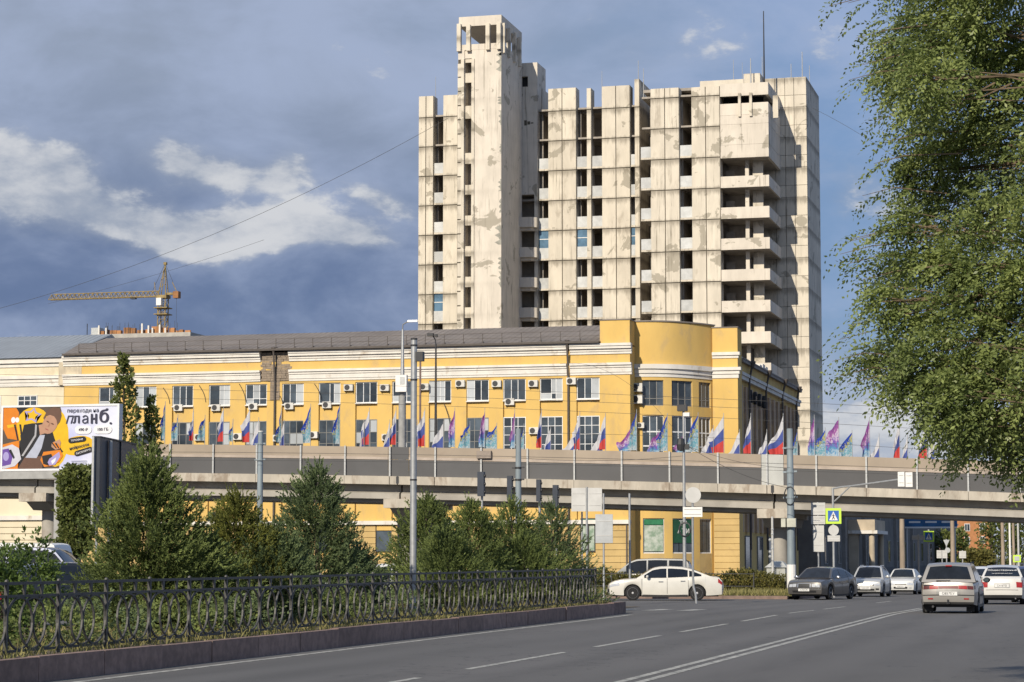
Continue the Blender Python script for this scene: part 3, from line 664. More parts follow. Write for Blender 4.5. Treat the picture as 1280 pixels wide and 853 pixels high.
    for a, c in winT:
        band(zd(519), zd(507), -.01, 'drum_wall', m_yel, a, c, 6); band(zd(648), zd(575), -.01, 'drum_wall', m_yel, a, c, 6); band(base, zd(692), -.01, 'drum_wall', m_rust, a, c, 6)
        for z1, z0, rws in ((zd(475), zd(507), (0, .27, 1)), (zd(519), zd(575), (0, .3, .62, 1)), (zd(648), zd(692), (0, 1))):
            p, q = Vector((*plan(a), 0)), Vector((*plan(c), 0)); d = (q-p); nrm = Vector((d.y, -d.x, 0)).normalized()
            p = p-nrm*.16+Vector((0, 0, z0)); 
            def at(u, v, o=0.): return p+d*u+nrm*o+Vector((0, 0, (z1-z0)*v))
            fr = MB(); vw = .035
            for u in ((0, .33, .66, 1-vw) if z1 > zd(600) else (0, 1-vw)): fr.prism([(u, 0), (u+vw, 0), (u+vw, 1), (u, 1)], lambda s, t: at(s, t, .05), lambda s, t: at(s, t, -.03))
            for v in rws: v = min(v, 1-.03); fr.prism([(vw, v), (.99, v), (.99, v+.03), (vw, v+.03)], lambda s, t: at(s, t, .045), lambda s, t: at(s, t, -.025))
            o = fr.obj('window', m_pvc if z1 < zd(500) else m_oldf, root)
            for u0, u1 in ((.035, .33), (.365, .66), (.695, .965)): MB().prism([(u0, .02), (u1, .02), (u1, .98), (u0, .98)], lambda s, t: at(s, t, .012), lambda s, t: at(s, t, .0)).obj('pane', m_pane, o)
            if z1 < zd(600) and a < .7:
                first = a < .3
                MB().prism([(.06, .06 if first else .3), (.94, .06 if first else .3), (.94, .8 if first else .97), (.06, .8 if first else .97)], lambda s, t: at(s, t, .09), lambda s, t: at(s, t, .06)).obj('poster', mat('poster_print', (.52, .55, .50), .6, c2=(.16, .25, .17), scale=1.6, var=.3) if first else mat('dark_green_sign', (.02, .09, .045), .5), o)
                if first: MB().prism([(.06, .82), (.94, .82), (.94, .97), (.06, .97)], lambda s, t: at(s, t, .09), lambda s, t: at(s, t, .06)).obj('sign_strip', mat('green_sign', (.03, .20, .09), .5), o)
                else:
                    ang = math.atan2(d.y, d.x)
                    for wd, uu, q, sz in (('Т', .42, 0, .62), ('Р', .62, 0, .62), ('А', .34, 1, .55), ('Т', .54, 1, .55), ('И', .74, 1, .55)): text_mesh(wd, sz, m_white, o, 'lettering', Matrix.Translation(at(uu, .85-q*.22, .1)) @ Matrix.Rotation(ang, 4, 'Z') @ Matrix.Rotation(R(90), 4, 'X'), .01)
    for px, py, s in ((796.5, 484.8, 1.25), (796.5, 499.5, 1.25), (801, 532, .8)): ac_unit(root, px, py, 185.9, s)
    zp = lambda py: zY(906, py, yp)
    ubox('corner_pillar', root, m_yel, px0, px1, yp, yp+2.2, base, zp(410)); ubox('parapet_cap', root, m_sheet, px0-.06, px1+.06, yp-.06, yp+2.26, zp(410), zp(408.8))
    for a, c, o in ((448, 444.5, .08), (444.4, 440.5, .2), (473, 468, .08), (467.9, 463.5, .17), (463.4, 459.5, .3)): ubox('pillar_cornice', root, m_mould, px0-.01, px1+o, yp-o, yp+.3, zp(a), zp(c))
    # wing along the street (in shade)
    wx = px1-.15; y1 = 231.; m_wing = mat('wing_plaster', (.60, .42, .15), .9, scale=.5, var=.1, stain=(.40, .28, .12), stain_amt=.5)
    wz = zp(446.5)
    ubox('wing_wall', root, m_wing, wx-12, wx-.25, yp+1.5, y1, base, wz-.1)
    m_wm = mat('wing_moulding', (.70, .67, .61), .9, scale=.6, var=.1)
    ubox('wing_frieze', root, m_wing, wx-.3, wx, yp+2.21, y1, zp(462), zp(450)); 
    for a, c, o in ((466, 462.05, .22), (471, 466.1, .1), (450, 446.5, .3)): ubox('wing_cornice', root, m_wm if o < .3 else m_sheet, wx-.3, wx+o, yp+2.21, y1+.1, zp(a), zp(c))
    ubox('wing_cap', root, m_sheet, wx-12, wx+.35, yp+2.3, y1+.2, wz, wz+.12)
    n = 13
    for i in range(n):
        ya = yp+3+(y1-yp-4)*i/n; yb2 = ya+(y1-yp-4)/n
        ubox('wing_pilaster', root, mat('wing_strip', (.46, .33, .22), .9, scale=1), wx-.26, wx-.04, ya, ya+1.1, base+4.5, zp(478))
        for z1, z0 in ((zp(484), zp(512)), (zp(526), zp(575))):
            fr = MB().box(wx-.3, wx-.2, ya+1.12, ya+1.2, z0, z1).box(wx-.3, wx-.2, yb2-.1, yb2-.02, z0, z1).box(wx-.3, wx-.2, (ya+1.1+yb2)/2-.04, (ya+1.1+yb2)/2+.04, z0, z1).box(wx-.3, wx-.21, ya+1.2, yb2-.1, (z0+z1)/2, (z0+z1)/2+.08)
            o = fr.obj('window', mat('wing_frame', (.28, .22, .21), .8), root); ubox('pane', o, m_pane, wx-.262, wx-.252, ya+1.14, yb2-.04, z0, z1)
    for f in (.12, .38, .66, .92): 
        y = yp+2+(y1-yp-2)*f; MB().cyl((wx+.12, y, base+3), (wx+.12, y, zp(468)), .1, n=7).cyl((wx+.12, y, zp(468)), (wx+.45, y, wz), .1, n=7).lathe([(.1, 0), (.28, .5), (.28, .6)], (wx+.42, y, wz-.45), n=7).obj('drainpipe', m_pipe, root)
    for i, (f, h) in enumerate([(.08, .9), (.1, .85), (.22, 1.3), (.27, 1.3), (.32, .8), (.62, 1.0), (.67, 1.2), (.72, 1.1), (.78, .9)]):
        y = yp+2+(y1-yp-2)*f; o = MB().box(wx-3.2, wx-1.8, y, y+1.5, wz+.1, wz+h+.5).obj('roof_unit', m_mould if i > 3 else m_white, root)
    # large dark letters standing along the wing
    for i, ch in enumerate('АСКА'):
        text_mesh(ch, 1.5, m_black, root, 'letter', Matrix.Translation((wx+.12, yp+7.2+i*2.6, zp(490))) @ Matrix.Rotation(R(90), 4, 'Z') @ Matrix.Rotation(R(90), 4, 'X'), .12)
    # ground floor: rustic courses, shop windows, posters, doors
    zt = base+5.0; holes = [(811.5, 830.5, 648, 690), (848, 866, 645, 704), (725, 744, 648, 690), (650, 668, 650, 690), (560, 585, 648, 690), (470, 490, 655, 690), (258, 276, 640, 655), (395, 412, 650, 690), (330, 348, 650, 690)]
    hs = [(xY(a, YB), xY(c, YB), Z(e2, a), Z(d, a)) for a, c, d, e2 in holes if a < 780]
    ch = .52; z = base+.9; k = 0
    ubox('plinth', root, mat('dark_plinth', (.11, .11, .11), .9, scale=1), xl, xr, YB-.1, YB+.2, base, base+.88)
    while z < zt:
        seg = sorted([(a, c) for a, c, z0, z1 in hs if z0 < z+ch and z1 > z]); x = xl
        for a, c in seg+[(xr, xr)]:
            while x < a-.05:
                w = min(5.0, a-x); ubox('rustic_course', root, m_rust, x+.004, x+w-.004, YB+.0, YB+.21, z, z+ch-.035); x += w
            x = c
        z += ch; k += 1
    ubox('belt_course', root, m_mould, xl, xr, YB-.25, YB+.21, z+.02, z+.35)
    for i, (a, c, z0, z1) in enumerate(hs):
        o = window(root, a, c, YB+.08, z0, z1, (0, 1), (0, 1), m_dark, lambda: m_pane)
        if i == 0: posters(o, a, c, z0, z1, YB)
    for px in (735, 783): ubox('wall_pipe', root, m_pipe, xY(px, YB)-.05, xY(px, YB)+.05, YB-.12, YB-.02, base, base+5)
    # ground floor under the drum and pillar
    z = base+.9
    while z < zp(640)+.6:
        ubox('rustic_course', root, m_rust, px0+.02, px1+.03, yp-.06, yp+.1, z, z+ch-.035); z += ch
    for ya in (196, 203, 210, 217, 224): window_side(root, wx-.2, ya, ya+3.2, base+1.0, base+4.2)
def posters(o, a, c, z0, z1, Y):
    ubox('poster', o, mat('poster_print', (.52, .55, .50), .6, c2=(.16, .25, .17), scale=1.6, var=.3), a+.1, c-.1, Y+.02, Y+.06, z0+.1, z1-.55)
    ubox('sign_strip', o, mat('green_sign', (.03, .20, .09), .5), a+.1, c-.1, Y+.02, Y+.06, z1-.52, z1-.1)
def window_side(root, x, y0, y1, z0, z1):
    o = MB().box(x-.1, x+.06, y0, y0+.1, z0, z1).box(x-.1, x+.06, y1-.1, y1, z0, z1).box(x-.1, x+.06, y0+.1, y1-.1, z0, z0+.1).box(x-.1, x+.06, y0+.1, y1-.1, z1-.1, z1).obj('shop_window', m_oldf, root)
    ubox('pane', o, m_pane, x-.03, x-.01, y0+.1, y1-.1, z0+.1, z1-.1)
def text_mesh(s, size, m, parent, name, Mx, ext=.004, shear=0., weight=0.):
    cu = bpy.data.curves.new('lettering', 'FONT'); cu.body = s; cu.size = size; cu.extrude = ext; cu.shear = shear; cu.offset = weight; cu.align_x = 'CENTER'; cu.align_y = 'CENTER'; cu.resolution_u = 3
    o = bpy.data.objects.new('lettering_source', cu); COL.objects.link(o)
    dg = bpy.context.evaluated_depsgraph_get(); me = bpy.data.meshes.new_from_object(o.evaluated_get(dg)); bpy.data.objects.remove(o)
    me.materials.clear(); me.materials.append(m)
    return share(name, me, parent, Mx)
build_yellow()
def build_cream():
    YB = 184.25; base = gz(YB); xr = xY(78.6, YB); xl = xY(-220, YB)
    root = thing('cream_building', 'pale cream building with grey metal roof, joined to the yellow building beside the billboard', 'building', (xr-8, YB, base))
    Z = lambda py: zY(640, py, 184.)
    ubox('wall', root, m_crm, xl, xr-.0, YB, YB+13, base, Z(433.5))
    for a, c, o in ((471, 465.5, .08), (465.4, 461, .15), (460.9, 456.5, .28), (445, 440, .1), (439.9, 434, .3)): ubox('cornice', root, m_mould, xl, xr+.3, YB-o, YB+.1, Z(a), Z(c))
    ubox('stained_plaster', root, mat('stained_cream', (.60, .52, .38), .9, scale=1.5, c2=(.38, .33, .25), stretch=(1, 1, .4)), xr-.4, xr+1.8, YB-.29, YB-.1, Z(470), Z(434))
    m_grey = mat('grey_sheet_roof', (.30, .33, .36), .6, scale=.5, var=.06, metal=.2); ze = Z(433.4); yr = YB+10
    zr = zY(30, 421, yr)
    MB().add([(xl, YB-.5, ze), (xr-.1, YB-.5, ze), (xr-.1, yr, zr), (xl, yr, zr), (xl, yr+8, ze), (xr-.1, yr+8, ze)], [(0, 1, 2, 3), (3, 2, 5, 4), (1, 5, 2), (0, 3, 4), (0, 4, 5, 1)]).obj('roof', m_grey, root)
    b = MB()
    for i in range(60):
        x = xr-.3-i*.6; b.add([(x, YB-.5, ze+.03), (x+.04, YB-.5, ze+.03), (x+.04, yr, zr+.03), (x, yr, zr+.03)], [(0, 1, 2, 3)])
    b.obj('roof_seams', mat('grey_seam', (.24, .27, .30), .6, metal=.2), root)
    for px in (33.5, -12, -58):
        x = xY(px, YB); window(root, x-.95, x+.95, YB-.06, Z(505), Z(482.5), (0, .33, .66, 1), (0, .72, 1), m_pvc, lambda: m_pane, .1, .09)
        window(root, x-.95, x+.95, YB-.06, Z(560), Z(525), (0, .5, 1), (0, .7, 1), m_pvc, lambda: m_pane, .1, .09)
    for px in (30, -12): x = xY(px, YB); window(root, x-1, x+1, YB-.06, base+.6, base+1.9, (0, .5, 1), (0, 1), m_oldf, lambda: m_pane)
    z = base+2.2
    while z < base+5.5: ubox('rustic_course', root, m_crm, xl, xr, YB-.12, YB-.0, z, z+.5); z += .56
    ubox('belt_course', root, m_mould, xl, xr, YB-.35, YB, base+5.6, base+6.0)
    x = xY(45, YB); MB().cyl((x-3, YB-.2, base+3.3), (x+1.0, YB-.2, base+3.3), .07, n=6).cyl((x+1, YB-.2, base+3.3), (x+1, YB-.2, base), .07, n=6).obj('gas_pipe', m_pipe, root)
build_cream()
# ------------------------------------------------------------------ overpass
YO = 147.0
_ok = [(-60, 588), (0, 588.8), (250, 591.5), (500, 595.5), (700, 599.5), (950, 606), (1100, 610.5), (1250, 615.5), (1400, 621.5), (1800, 640)]
_ox = [xY(p, YO, q) for p, q in _ok]; _oz = [zY(p, q, YO) for p, q in _ok]
def oz(x):                                   # top of the edge beam along the bridge (smooth)
    h = 4.0; return sum(float(np.interp(x+d, _ox, _oz)) for d in (-h, -h/2, 0, h/2, h))/5
m_fas = mat('edge_beam_concrete', (.50, .455, .38), .9, scale=.9, var=.12, stretch=(1, 1, .4), rand=.06, stain=(.22, .17, .125), stain_amt=.75, stain_scale=.9, stain_lo=.50, stain_hi=.66, bump=.2)
m_gir = mat('girder_concrete', (.40, .375, .33), .9, scale=.6, var=.12, stain=(.25, .2, .16), stain_amt=.5, stain_scale=.5)
m_pan1 = mat('grey_barrier_panel', (.085, .085, .088), .6, scale=.5, var=.06, rand=.07)
m_pan2 = mat('beige_screen_panel', (.35, .29, .225), .75, scale=.4, var=.07, rand=.05, stain=(.27, .21, .165), stain_amt=.4, stain_scale=.5)
m_pan3 = mat('pale_screen_panel', (.46, .47, .45), .6, scale=.6, var=.1)
OPX = {}
def build_overpass():
    root = thing('road_overpass', 'concrete road overpass with beige and grey screen panels before the yellow building', 'overpass', (xY(640, YO), YO, gz(150)))
    x0, x1 = _ox[0]-25, _ox[-1]; sp = 3.2; posts = []
    xs = [xY(265.5, YO)+sp*k for k in range(-15, 40)]; xs = [x for x in xs if x0 < x < x1]
    joints = [xY(497, YO), xY(965, YO), xY(40, YO)]; sp2 = joints[1]-joints[0]; joints += [joints[1]+sp2, joints[2]-sp2]; joints.sort()
    def sweep(nm, sec, m, a, b, parent=root, gap=0., step=1.6):   # section of (y, dz) swept between two x
        n = max(1, int((b-a)/step)); rings = []
        for i in range(n+1):
            x = a+gap+(b-a-2*gap)*i/n; z = oz(x); rings.append([(x, y, z+d) for y, d in sec])
        return MB().loft(rings).obj(nm, m, parent)
    alle = [x0]+joints+[x1]
    for a, b in zip(alle, alle[1:]):
        if b-a < .3: continue
        sweep('deck_slab', [(YO+.5, -.30), (YO+10.2, -.30), (YO+10.2, -.55), (YO+.5, -.55)], m_gir, a, b, gap=.03)
        for k, yy in enumerate((YO+1.0, YO+3.6, YO+6.2, YO+8.8)):
            sweep('girder', [(yy, -.56), (yy+.45, -.56), (yy+.45, -1.02), (yy+.75, -1.14), (yy+.75, -1.52), (yy-.40, -1.52), (yy-.40, -1.14), (yy, -1.02)], m_gir, a, b, gap=.06, step=4)
        sweep('soffit_slab', [(YO+1.2, -1.45), (YO+9.4, -1.45), (YO+9.4, -1.78), (YO+1.2, -1.78)], m_gir, a, b, gap=.06, step=4)
    # edge beam blocks and screens, bay by bay
    for a, b in zip(xs, xs[1:]):
        cut = [j for j in joints if a < j < b]
        for u, v in zip([a]+cut, cut+[b]): sweep('edge_block', [(YO, -.56), (YO, 0), (YO+.55, 0), (YO+.55, -.56)], m_fas, u, v, gap=.012 if not cut else .04, step=1.1)
        pc = [j-.75 for j in joints if a < j-.75 < b]+[j+.7 for j in joints if a < j+.7 < b]
        segs = [a]+sorted(pc)+[b]
        for u, v in zip(segs, segs[1:]):
            mid = (u+v)/2; nj = min(joints, key=lambda j: abs(j-mid)); spec = abs(nj-mid) < .6
            m1, m2 = (m_pan1, m_pan1) if spec and joints.index(nj) != 3 else (m_pan3, m_pan3) if spec else (m_pan1, m_pan2)
            o = sweep('lower_panel', [(YO+.28, .01), (YO+.28, 1.13), (YO+.34, 1.13), (YO+.34, .01)], m1, u, v, gap=.012, step=1.6)
            sweep('upper_panel', [(YO+.27, 1.14), (YO+.27, 1.98), (YO+.34, 1.98), (YO+.34, 1.14)], m2, u, v, gap=.012, step=1.6)
            sweep('panel_lip', [(YO+.24, 1.12), (YO+.24, 1.30), (YO+.268, 1.30), (YO+.268, 1.12)], mat('screen_lip', (.44, .37, .31), .7, scale=1), u, v, gap=.012, step=1.6) if not spec else None
        sweep('far_parapet', [(YO+9.9, -.3), (YO+9.9, .7), (YO+10.1, .7), (YO+10.1, -.3)], m_fas, a, b)
    for x in xs: ubox('screen_post', root, m_steel, x-.055, x+.055, YO+.12, YO+.235, oz(x)-.05, oz(x)+2.02)
    # piers: cap under each joint, tapering cross-beam, round columns
    for j in joints:
        z = oz(j)
        capm = MB().box(j-1.05, j+1.05, YO+.2, YO+9.8, z-2.12, z-1.52); capm.obj('pier_cap', m_fas, root)
        pl = [(YO+.9, z-2.13), (YO+9.1, z-2.13), (YO+8.0, z-2.7), (YO+2.0, z-2.7)]
        MB().prism(pl, lambda y, q: (j-.8, y, q), lambda y, q: (j+.8, y, q)).obj('pier_beam', m_gir, root)
        for yy in (YO+3, YO+7): MB().cyl((j, yy, gz(yy)-.2), (j, yy, z-2.69), .55, n=16).obj('pier_column', m_gir, root, smooth=40)
        ubox('joint_plate', root, m_dark, j-.10, j+.10, YO-.004, YO+.5, z-.5, z-.02)
    OPX['posts'] = xs
    for px in (605.5,):
        p = atY(px, 568.5, YO+.2); ubox('control_box', root, mat('box_brown', (.30, .25, .21), .7), p[0]-.5, p[0]+.5, YO+.0, YO+.24, p[2]-.25, p[2]+.25)
build_overpass()

# ------------------------------------------------------------------ flags along the screen
def city_flag_mat(name, cols, seed):
    m = bpy.data.materials.new(name); m.use_nodes = True; t = m.node_tree; t.nodes.clear()
    out = N(t, 'ShaderNodeOutputMaterial'); b = N(t, 'ShaderNodeBsdfPrincipled', ins={'Roughness': .75, 'Specular IOR Level': .2})
    co = N(t, 'ShaderNodeTexCoord').outputs['UV']; sx = N(t, 'ShaderNodeSeparateXYZ', ins={0: co})
    n = N(t, 'ShaderNodeTexNoise', ins={0: co, 'Scale': 5.5, 'Detail': 3, 'Distortion': 1.6, 'Roughness': .5}); n.noise_dimensions = '4D'; n.inputs['W'].default_value = seed
    v = mth(t, 'ADD', mth(t, 'MULTIPLY', n.outputs[0], .9), mth(t, 'MULTIPLY_ADD', sx.outputs[1], .75, -.32))
    r = N(t, 'ShaderNodeValToRGB', ins={0: v}); r.color_ramp.interpolation = 'EASE'
    e = r.color_ramp.elements
    for i, (p, c) in enumerate(cols):
        el = e[i] if i < 2 else e.new(p)
        el.position = p; el.color = (*c, 1)
    tr = N(t, 'ShaderNodeBsdfTranslucent', ins={0: r.outputs[0]}); t.links.new(r.outputs[0], b.inputs['Base Color'])
    mx = N(t, 'ShaderNodeMixShader', ins={0: .3, 1: b.outputs[0], 2: tr.outputs[0]}); t.links.new(mx.outputs[0], out.inputs[0]); return m
fl_city = city_flag_mat('blue_city_flag', [(.12, (.48, .52, .54)), (.34, (.12, .34, .42)), (.46, (.42, .50, .54)), (.55, (.07, .24, .40)), (.66, (.55, .50, .10)), (.72, (.03, .07, .40)), (.95, (.02, .05, .30))], 1.)
fl_purp = city_flag_mat('purple_city_flag', [(.15, (.45, .55, .62)), (.30, (.10, .30, .50)), (.45, (.20, .10, .40)), (.60, (.60, .50, .62)), (.70, (.34, .12, .34)), (.95, (.20, .06, .26))], 2.)
def clothmat(nm, c):
    m = mat(nm, c, .75, scale=3, var=.05, spec=.2); return m
fl_w, fl_b, fl_r = clothmat('flag_white', (.50, .50, .52)), clothmat('flag_blue', (.06, .085, .27)), clothmat('flag_red', (.46, .055, .05))
FLAGS = """206 505 551 4 c;222 521 551 7 c;241.5 512 551 4 r;256 522 551 8 c;279 512 552 7 r;291 527 552 4 c;312 512 553 9 r;323 525 570 11 r;351.5 512 553 5 c;355 528 570 6 r;388 508 554 9 c;
424.5 508 555 7 c;455 528 572 4 r;461.5 513 556 8 r;487 528 572 6 r;495 512 556 8 r;522 528 574 6 r;531 513 558 7 r;554 530 576 13 r;568.5 513 559 6 p;587.5 530 562 14 c;
606 513 559 6 p;621 532 562 13 c;643.5 515 560 5 p;655 533 562 8 c;677 514 560 6 r;688.5 535 580 10 r;725 518 562 6 r;720 540 584 13 r;757 520 562 9 r;753 540 584 11 r;796 515 563 9 c;788 536 566 13 p;
834.5 520 564 10 c;824 540 568 12 p;873 519 565 16 c;856 540 568 12 p;905 520 566 15 r;892 535 582 14 r;925 540 584 10 r;939 520 567 7 r;959 540 584 8 r;979.5 520 568 15 r;
997 540 570 6 c;1018.5 522 570 6 p;1032 538 572 15 c;1049 525 570 13 p;1065.5 541 572 13 c;1087.5 525 571 8 p;1099.5 545 588 11 r;1125 528 573 6 r;1135 545 588 9 r;1159 527 573 10 r;1169 546 588 9 r;1194 560 604 10 r"""
ORD = 'first second third fourth fifth sixth seventh eighth ninth tenth eleventh twelfth thirteenth fourteenth fifteenth sixteenth seventeenth eighteenth nineteenth twentieth'.split()
def build_flags():
    recs = [l.strip().split() for l in FLAGS.replace('\n', '').split(';')]
    kinds = {'r': ('white-blue-red flag', 'tricolour flags on the overpass'), 'c': ('blue patterned flag', 'blue patterned flags on the overpass'), 'p': ('purple patterned flag', 'purple patterned flags on the overpass')}
    for i, (px, y0, y1, w, k) in enumerate(recs):
        px, y0, y1, w = map(float, (px, y0, y1, w)); tall = y0 < 531
        Y = YO+(.40 if tall else .47); p = atY(px, y1, Y); top = atY(px, y0, Y)[2]; wm = w/19.3+.10; zb = p[2]
        x = p[0]; ref = 970; key = (k, tall); same = sorted([float(q[0]) for q in recs if q[4] == k and (float(q[1]) < 531) == tall])
        side = [q for q in same if (q < ref) == (px < ref)]; side.sort(key=lambda q: abs(q-ref)); n = side.index(px)
        lab = ('tall ' if tall else 'short ')+kinds[k][0]+', '+ORD[n]+' from the pale screen panel '+('towards the billboard' if px < ref else 'away from the billboard')
        root = thing('flag', lab, 'flag', (x, Y, oz(x)), 'flags along the overpass screen')
        MB().cyl((x, Y, oz(x)-.02), (x, Y, top+.18), .028, .02, 6).obj('flag_pole', m_steel, root)
        L = top-zb; rs = random.Random(i*7+3); ph, amp, dr = rs.uniform(0, 6), rs.uniform(.05, .16)*(1 if w < 9 else .7), rs.uniform(.45, .75)
        nu, nv = 12, 12; rs2 = rs.random()
        vs = []; fs = []; ms = []; uv = []
        for j in range(nv+1):
            for q in range(nu+1):
                u, v = q/nu, j/nv
                z = zb+v*L*(1-dr*u**(.75+.5*rs2))+(.05*math.sin(5*u+ph)+.05*math.sin(9*u+2*ph))*v*u*2
                yy = Y+.03+amp*(math.sin(u*8+ph+2.3*v)+.6*math.sin(u*15+2*ph-3*v))*min(1, u*3)+.05*u
                xx = x-.02-wm*u*(1-.22*math.sin(3.5*v+ph)*u)-.07*math.sin(5*v+ph)*u
                vs.append((xx, yy, z)); uv.append((u, v))
        for j in range(nv):
            for q in range(nu):
                a = j*(nu+1)+q; fs.append((a, a+1, a+nu+2, a+nu+1)); ms.append(2 if j < 4 else 1 if j < 8 else 0)
        me = bpy.data.meshes.new('flag_cloth'); me.from_pydata(vs, [], fs)
        ul = me.uv_layers.new(name='UVMap')
        for l in me.loops: ul.data[l.index].uv = uv[l.vertex_index]
        if k == 'r':
            for m in (fl_w, fl_b, fl_r): me.materials.append(m)
            me.polygons.foreach_set('material_index', ms)
        else: me.materials.append(fl_city if k == 'c' else fl_purp)
        me.polygons.foreach_set('use_smooth', [True]*len(me.polygons)); me.update()
        link(bpy.data.objects.new('flag_cloth', me), root)
build_flags()
# ------------------------------------------------------------------ billboard
def build_billboard():
    Y = 110.; base = gz(Y)
    p0 = atY(0.3, 590, Y); p1 = atY(149.5, 505.5, Y); x0, x1, z0, z1 = p0[0], p1[0], zY(75, 588.5, Y), zY(75, 506, Y)
    root = thing('advertising_billboard', 'white framed advertising billboard with a man in a black jacket, on a grey post', 'billboard', ((x0+x1)/2, Y, base))
    m_fr = mat('billboard_frame', (.70, .71, .72), .5, scale=2, var=.05); m_post = mat('billboard_post_grey', (.36, .36, .35), .7, scale=2, var=.1)
    MB().box(x0-.0, x1, Y+.02, Y+.42, z0, z1).obj('box', m_fr, root)
    f = .11
    MB().box(x0, x1, Y-.03, Y+.02, z1-f, z1).box(x0, x1, Y-.03, Y+.02, z0, z0+f).box(x0, x0+f, Y-.03, Y+.02, z0+f, z1-f).box(x1-f, x1, Y-.03, Y+.02, z0+f, z1-f).obj('frame', m_fr, root)
    MB().box(x0-.1, x1-.6, Y-.1, Y+.5, z0-.42, z0-.02).obj('lower_beam', m_post, root)
    xp = xY(71.5, Y, 640); MB().box(xp-.19, xp+.19, Y+.0, Y+.4, base, z0-.42).obj('post', m_post, root)
    ubox('foot', root, m_post, xp-.7, xp+.7, Y-.6, Y+.9, base, base+.35)
    # printed sheet: shapes drawn in photo pixels of the sheet, each a thin layer of print
    L = [0]
    def pc(nm, c, rough=.6): return mat('print_'+nm, c, rough, scale=3, var=.05, spec=.2)
    def shape(pts, m, name='print'):
        L[0] += 1; yy = Y+.016-.0009*L[0]
        # pixel coordinates of the sheet, 1280x800 crop of x 0..160, y 500..600
        w = [(x0+(px/8-.3)/(149.2)*(x1-x0), z1-((500+py/8)-506)/(82.5)*(z1-z0)) for px, py in pts]
        w = [(min(max(a, x0+f), x1-f), min(max(b, z0+f), z1-f)) for a, b in w]
        bm = bmesh.new(); vs = [bm.verts.new((a, yy, b)) for a, b in w]
        try: fa = bm.faces.new(vs)
        except Exception: bm.free(); return
        bmesh.ops.triangulate(bm, faces=[fa]); me = bpy.data.meshes.new(name); bm.to_mesh(me); bm.free(); me.materials.append(m)
        return link(bpy.data.objects.new(name, me), root)
    def ell(cx, cy, rx, ry, a=0, n=20): 
        c, s = math.cos(a), math.sin(a); return [(cx+rx*math.cos(t)*c-ry*math.sin(t)*s, cy+rx*math.cos(t)*s+ry*math.sin(t)*c) for t in np.linspace(0, 2*math.pi, n, endpoint=False)]
    def rrect(cx, cy, w, h, a=0):
        r = h/2; pts = [(w/2-r+r*math.cos(t), r*math.sin(t)) for t in np.linspace(-math.pi/2, math.pi/2, 7)]+[(-w/2+r+r*math.cos(t), r*math.sin(t)) for t in np.linspace(math.pi/2, 3*math.pi/2, 7)]
        c, s = math.cos(a), math.sin(a); return [(cx+x*c-y*s, cy+x*s+y*c) for x, y in pts]
    sheet_m = mat('print_sheet', (.66, .68, .74), .6, c2=(.40, .42, .66), scale=.28, var=.1, spec=.2)
    shape([(0, 40), (1190, 40), (1190, 690), (0, 690)], sheet_m, 'printed_sheet')
    blk, yel, org, skin, wht, lil, grey, pur, brn = pc('black', (.022, .022, .026)), pc('yellow', (.68, .42, .02)), pc('orange', (.62, .20, .02)), pc('skin', (.42, .24, .16)), pc('white', (.72, .72, .74)), pc('lilac', (.34, .30, .55)), pc('shirt', (.40, .43, .52)), pc('purple', (.13, .07, .30)), pc('brown', (.13, .075, .055))
    shape([(10, 40), (600, 40), (640, 200), (600, 690), (10, 690)], pc('dim', (.10, .075, .06)))
    shape(ell(70, 130, 110, 190), org); shape([(150, 60), (330, 60), (300, 110), (200, 150)], blk)
    shape(ell(330, 240, 170, 170), yel); shape(ell(560, 380, 130, 290), yel); shape(ell(780, 460, 165, 95, -.18), yel)
    star = [(320+(95 if k % 2 == 0 else 52)*math.sin(k*math.pi/5+.2), 150-(85 if k % 2 == 0 else 45)*math.cos(k*math.pi/5+.2)) for k in range(10)]
    shape(star, lil); shape([(320+(p[0]-320)*.66, 150+(p[1]-150)*.66) for p in star], yel)
    shape([(50, 250), (150, 235), (200, 330), (190, 400), (70, 380), (40, 320)], org); shape([(60, 245), (140, 235), (160, 260), (70, 275)], yel)
    for k in range(3): shape([(130+28*k, 240), (150+28*k, 240), (185+22*k, 400), (170+22*k, 405)], blk if k != 1 else yel)
    shape(ell(125, 195, 22, 30), wht); shape(ell(165, 195, 20, 26), wht)
    shape([(20, 440), (190, 400), (190, 690), (10, 690)], org)
    # figure: jacket, shirt, trousers, neck, head, hair, hand
    shape([(235, 245), (310, 232), (430, 225), (470, 330), (500, 400), (470, 560), (450, 690), (180, 690), (215, 560), (195, 440)], blk)
    shape([(420, 330), (520, 300), (560, 420), (640, 520), (560, 560), (440, 520)], blk)
    shape([(250, 570), (430, 560), (430, 690), (180, 690)], brn)
    shape([(400, 350), (450, 350), (420, 480), (370, 580), (255, 575), (330, 470)], grey)
    shape([(350, 240), (368, 250), (362, 360), (235, 560), (215, 555), (345, 350)], pc('zip', (.36, .36, .38)))
    shape([(385, 250), (430, 240), (460, 330), (400, 350)], skin)
    shape(ell(500, 240, 74, 105, .45), skin)
    shape([(430, 180), (470, 105), (540, 70), (605, 90), (615, 160), (600, 220), (575, 250), (565, 200), (540, 165), (500, 150), (460, 160), (440, 200)], brn)
    shape(ell(478, 218, 17, 7, .5), pc('shade', (.12, .06, .04))); shape(ell(525, 240, 17, 7, .5), pc('shade', (.12, .06, .04))); shape([(497, 225), (507, 228), (490, 272), (476, 268)], pc('nose', (.33, .18, .12))); shape(ell(470, 295, 20, 6, .45), pc('lips', (.30, .11, .09)))
    shape([(520, 430), (600, 395), (615, 430), (600, 490), (560, 500), (520, 470)], skin)
    for k in range(4): shape([(510+22*k, 425+6*k), (524+22*k, 418+6*k), (580+12*k, 480), (566+12*k, 488)], org if k % 2 else blk)
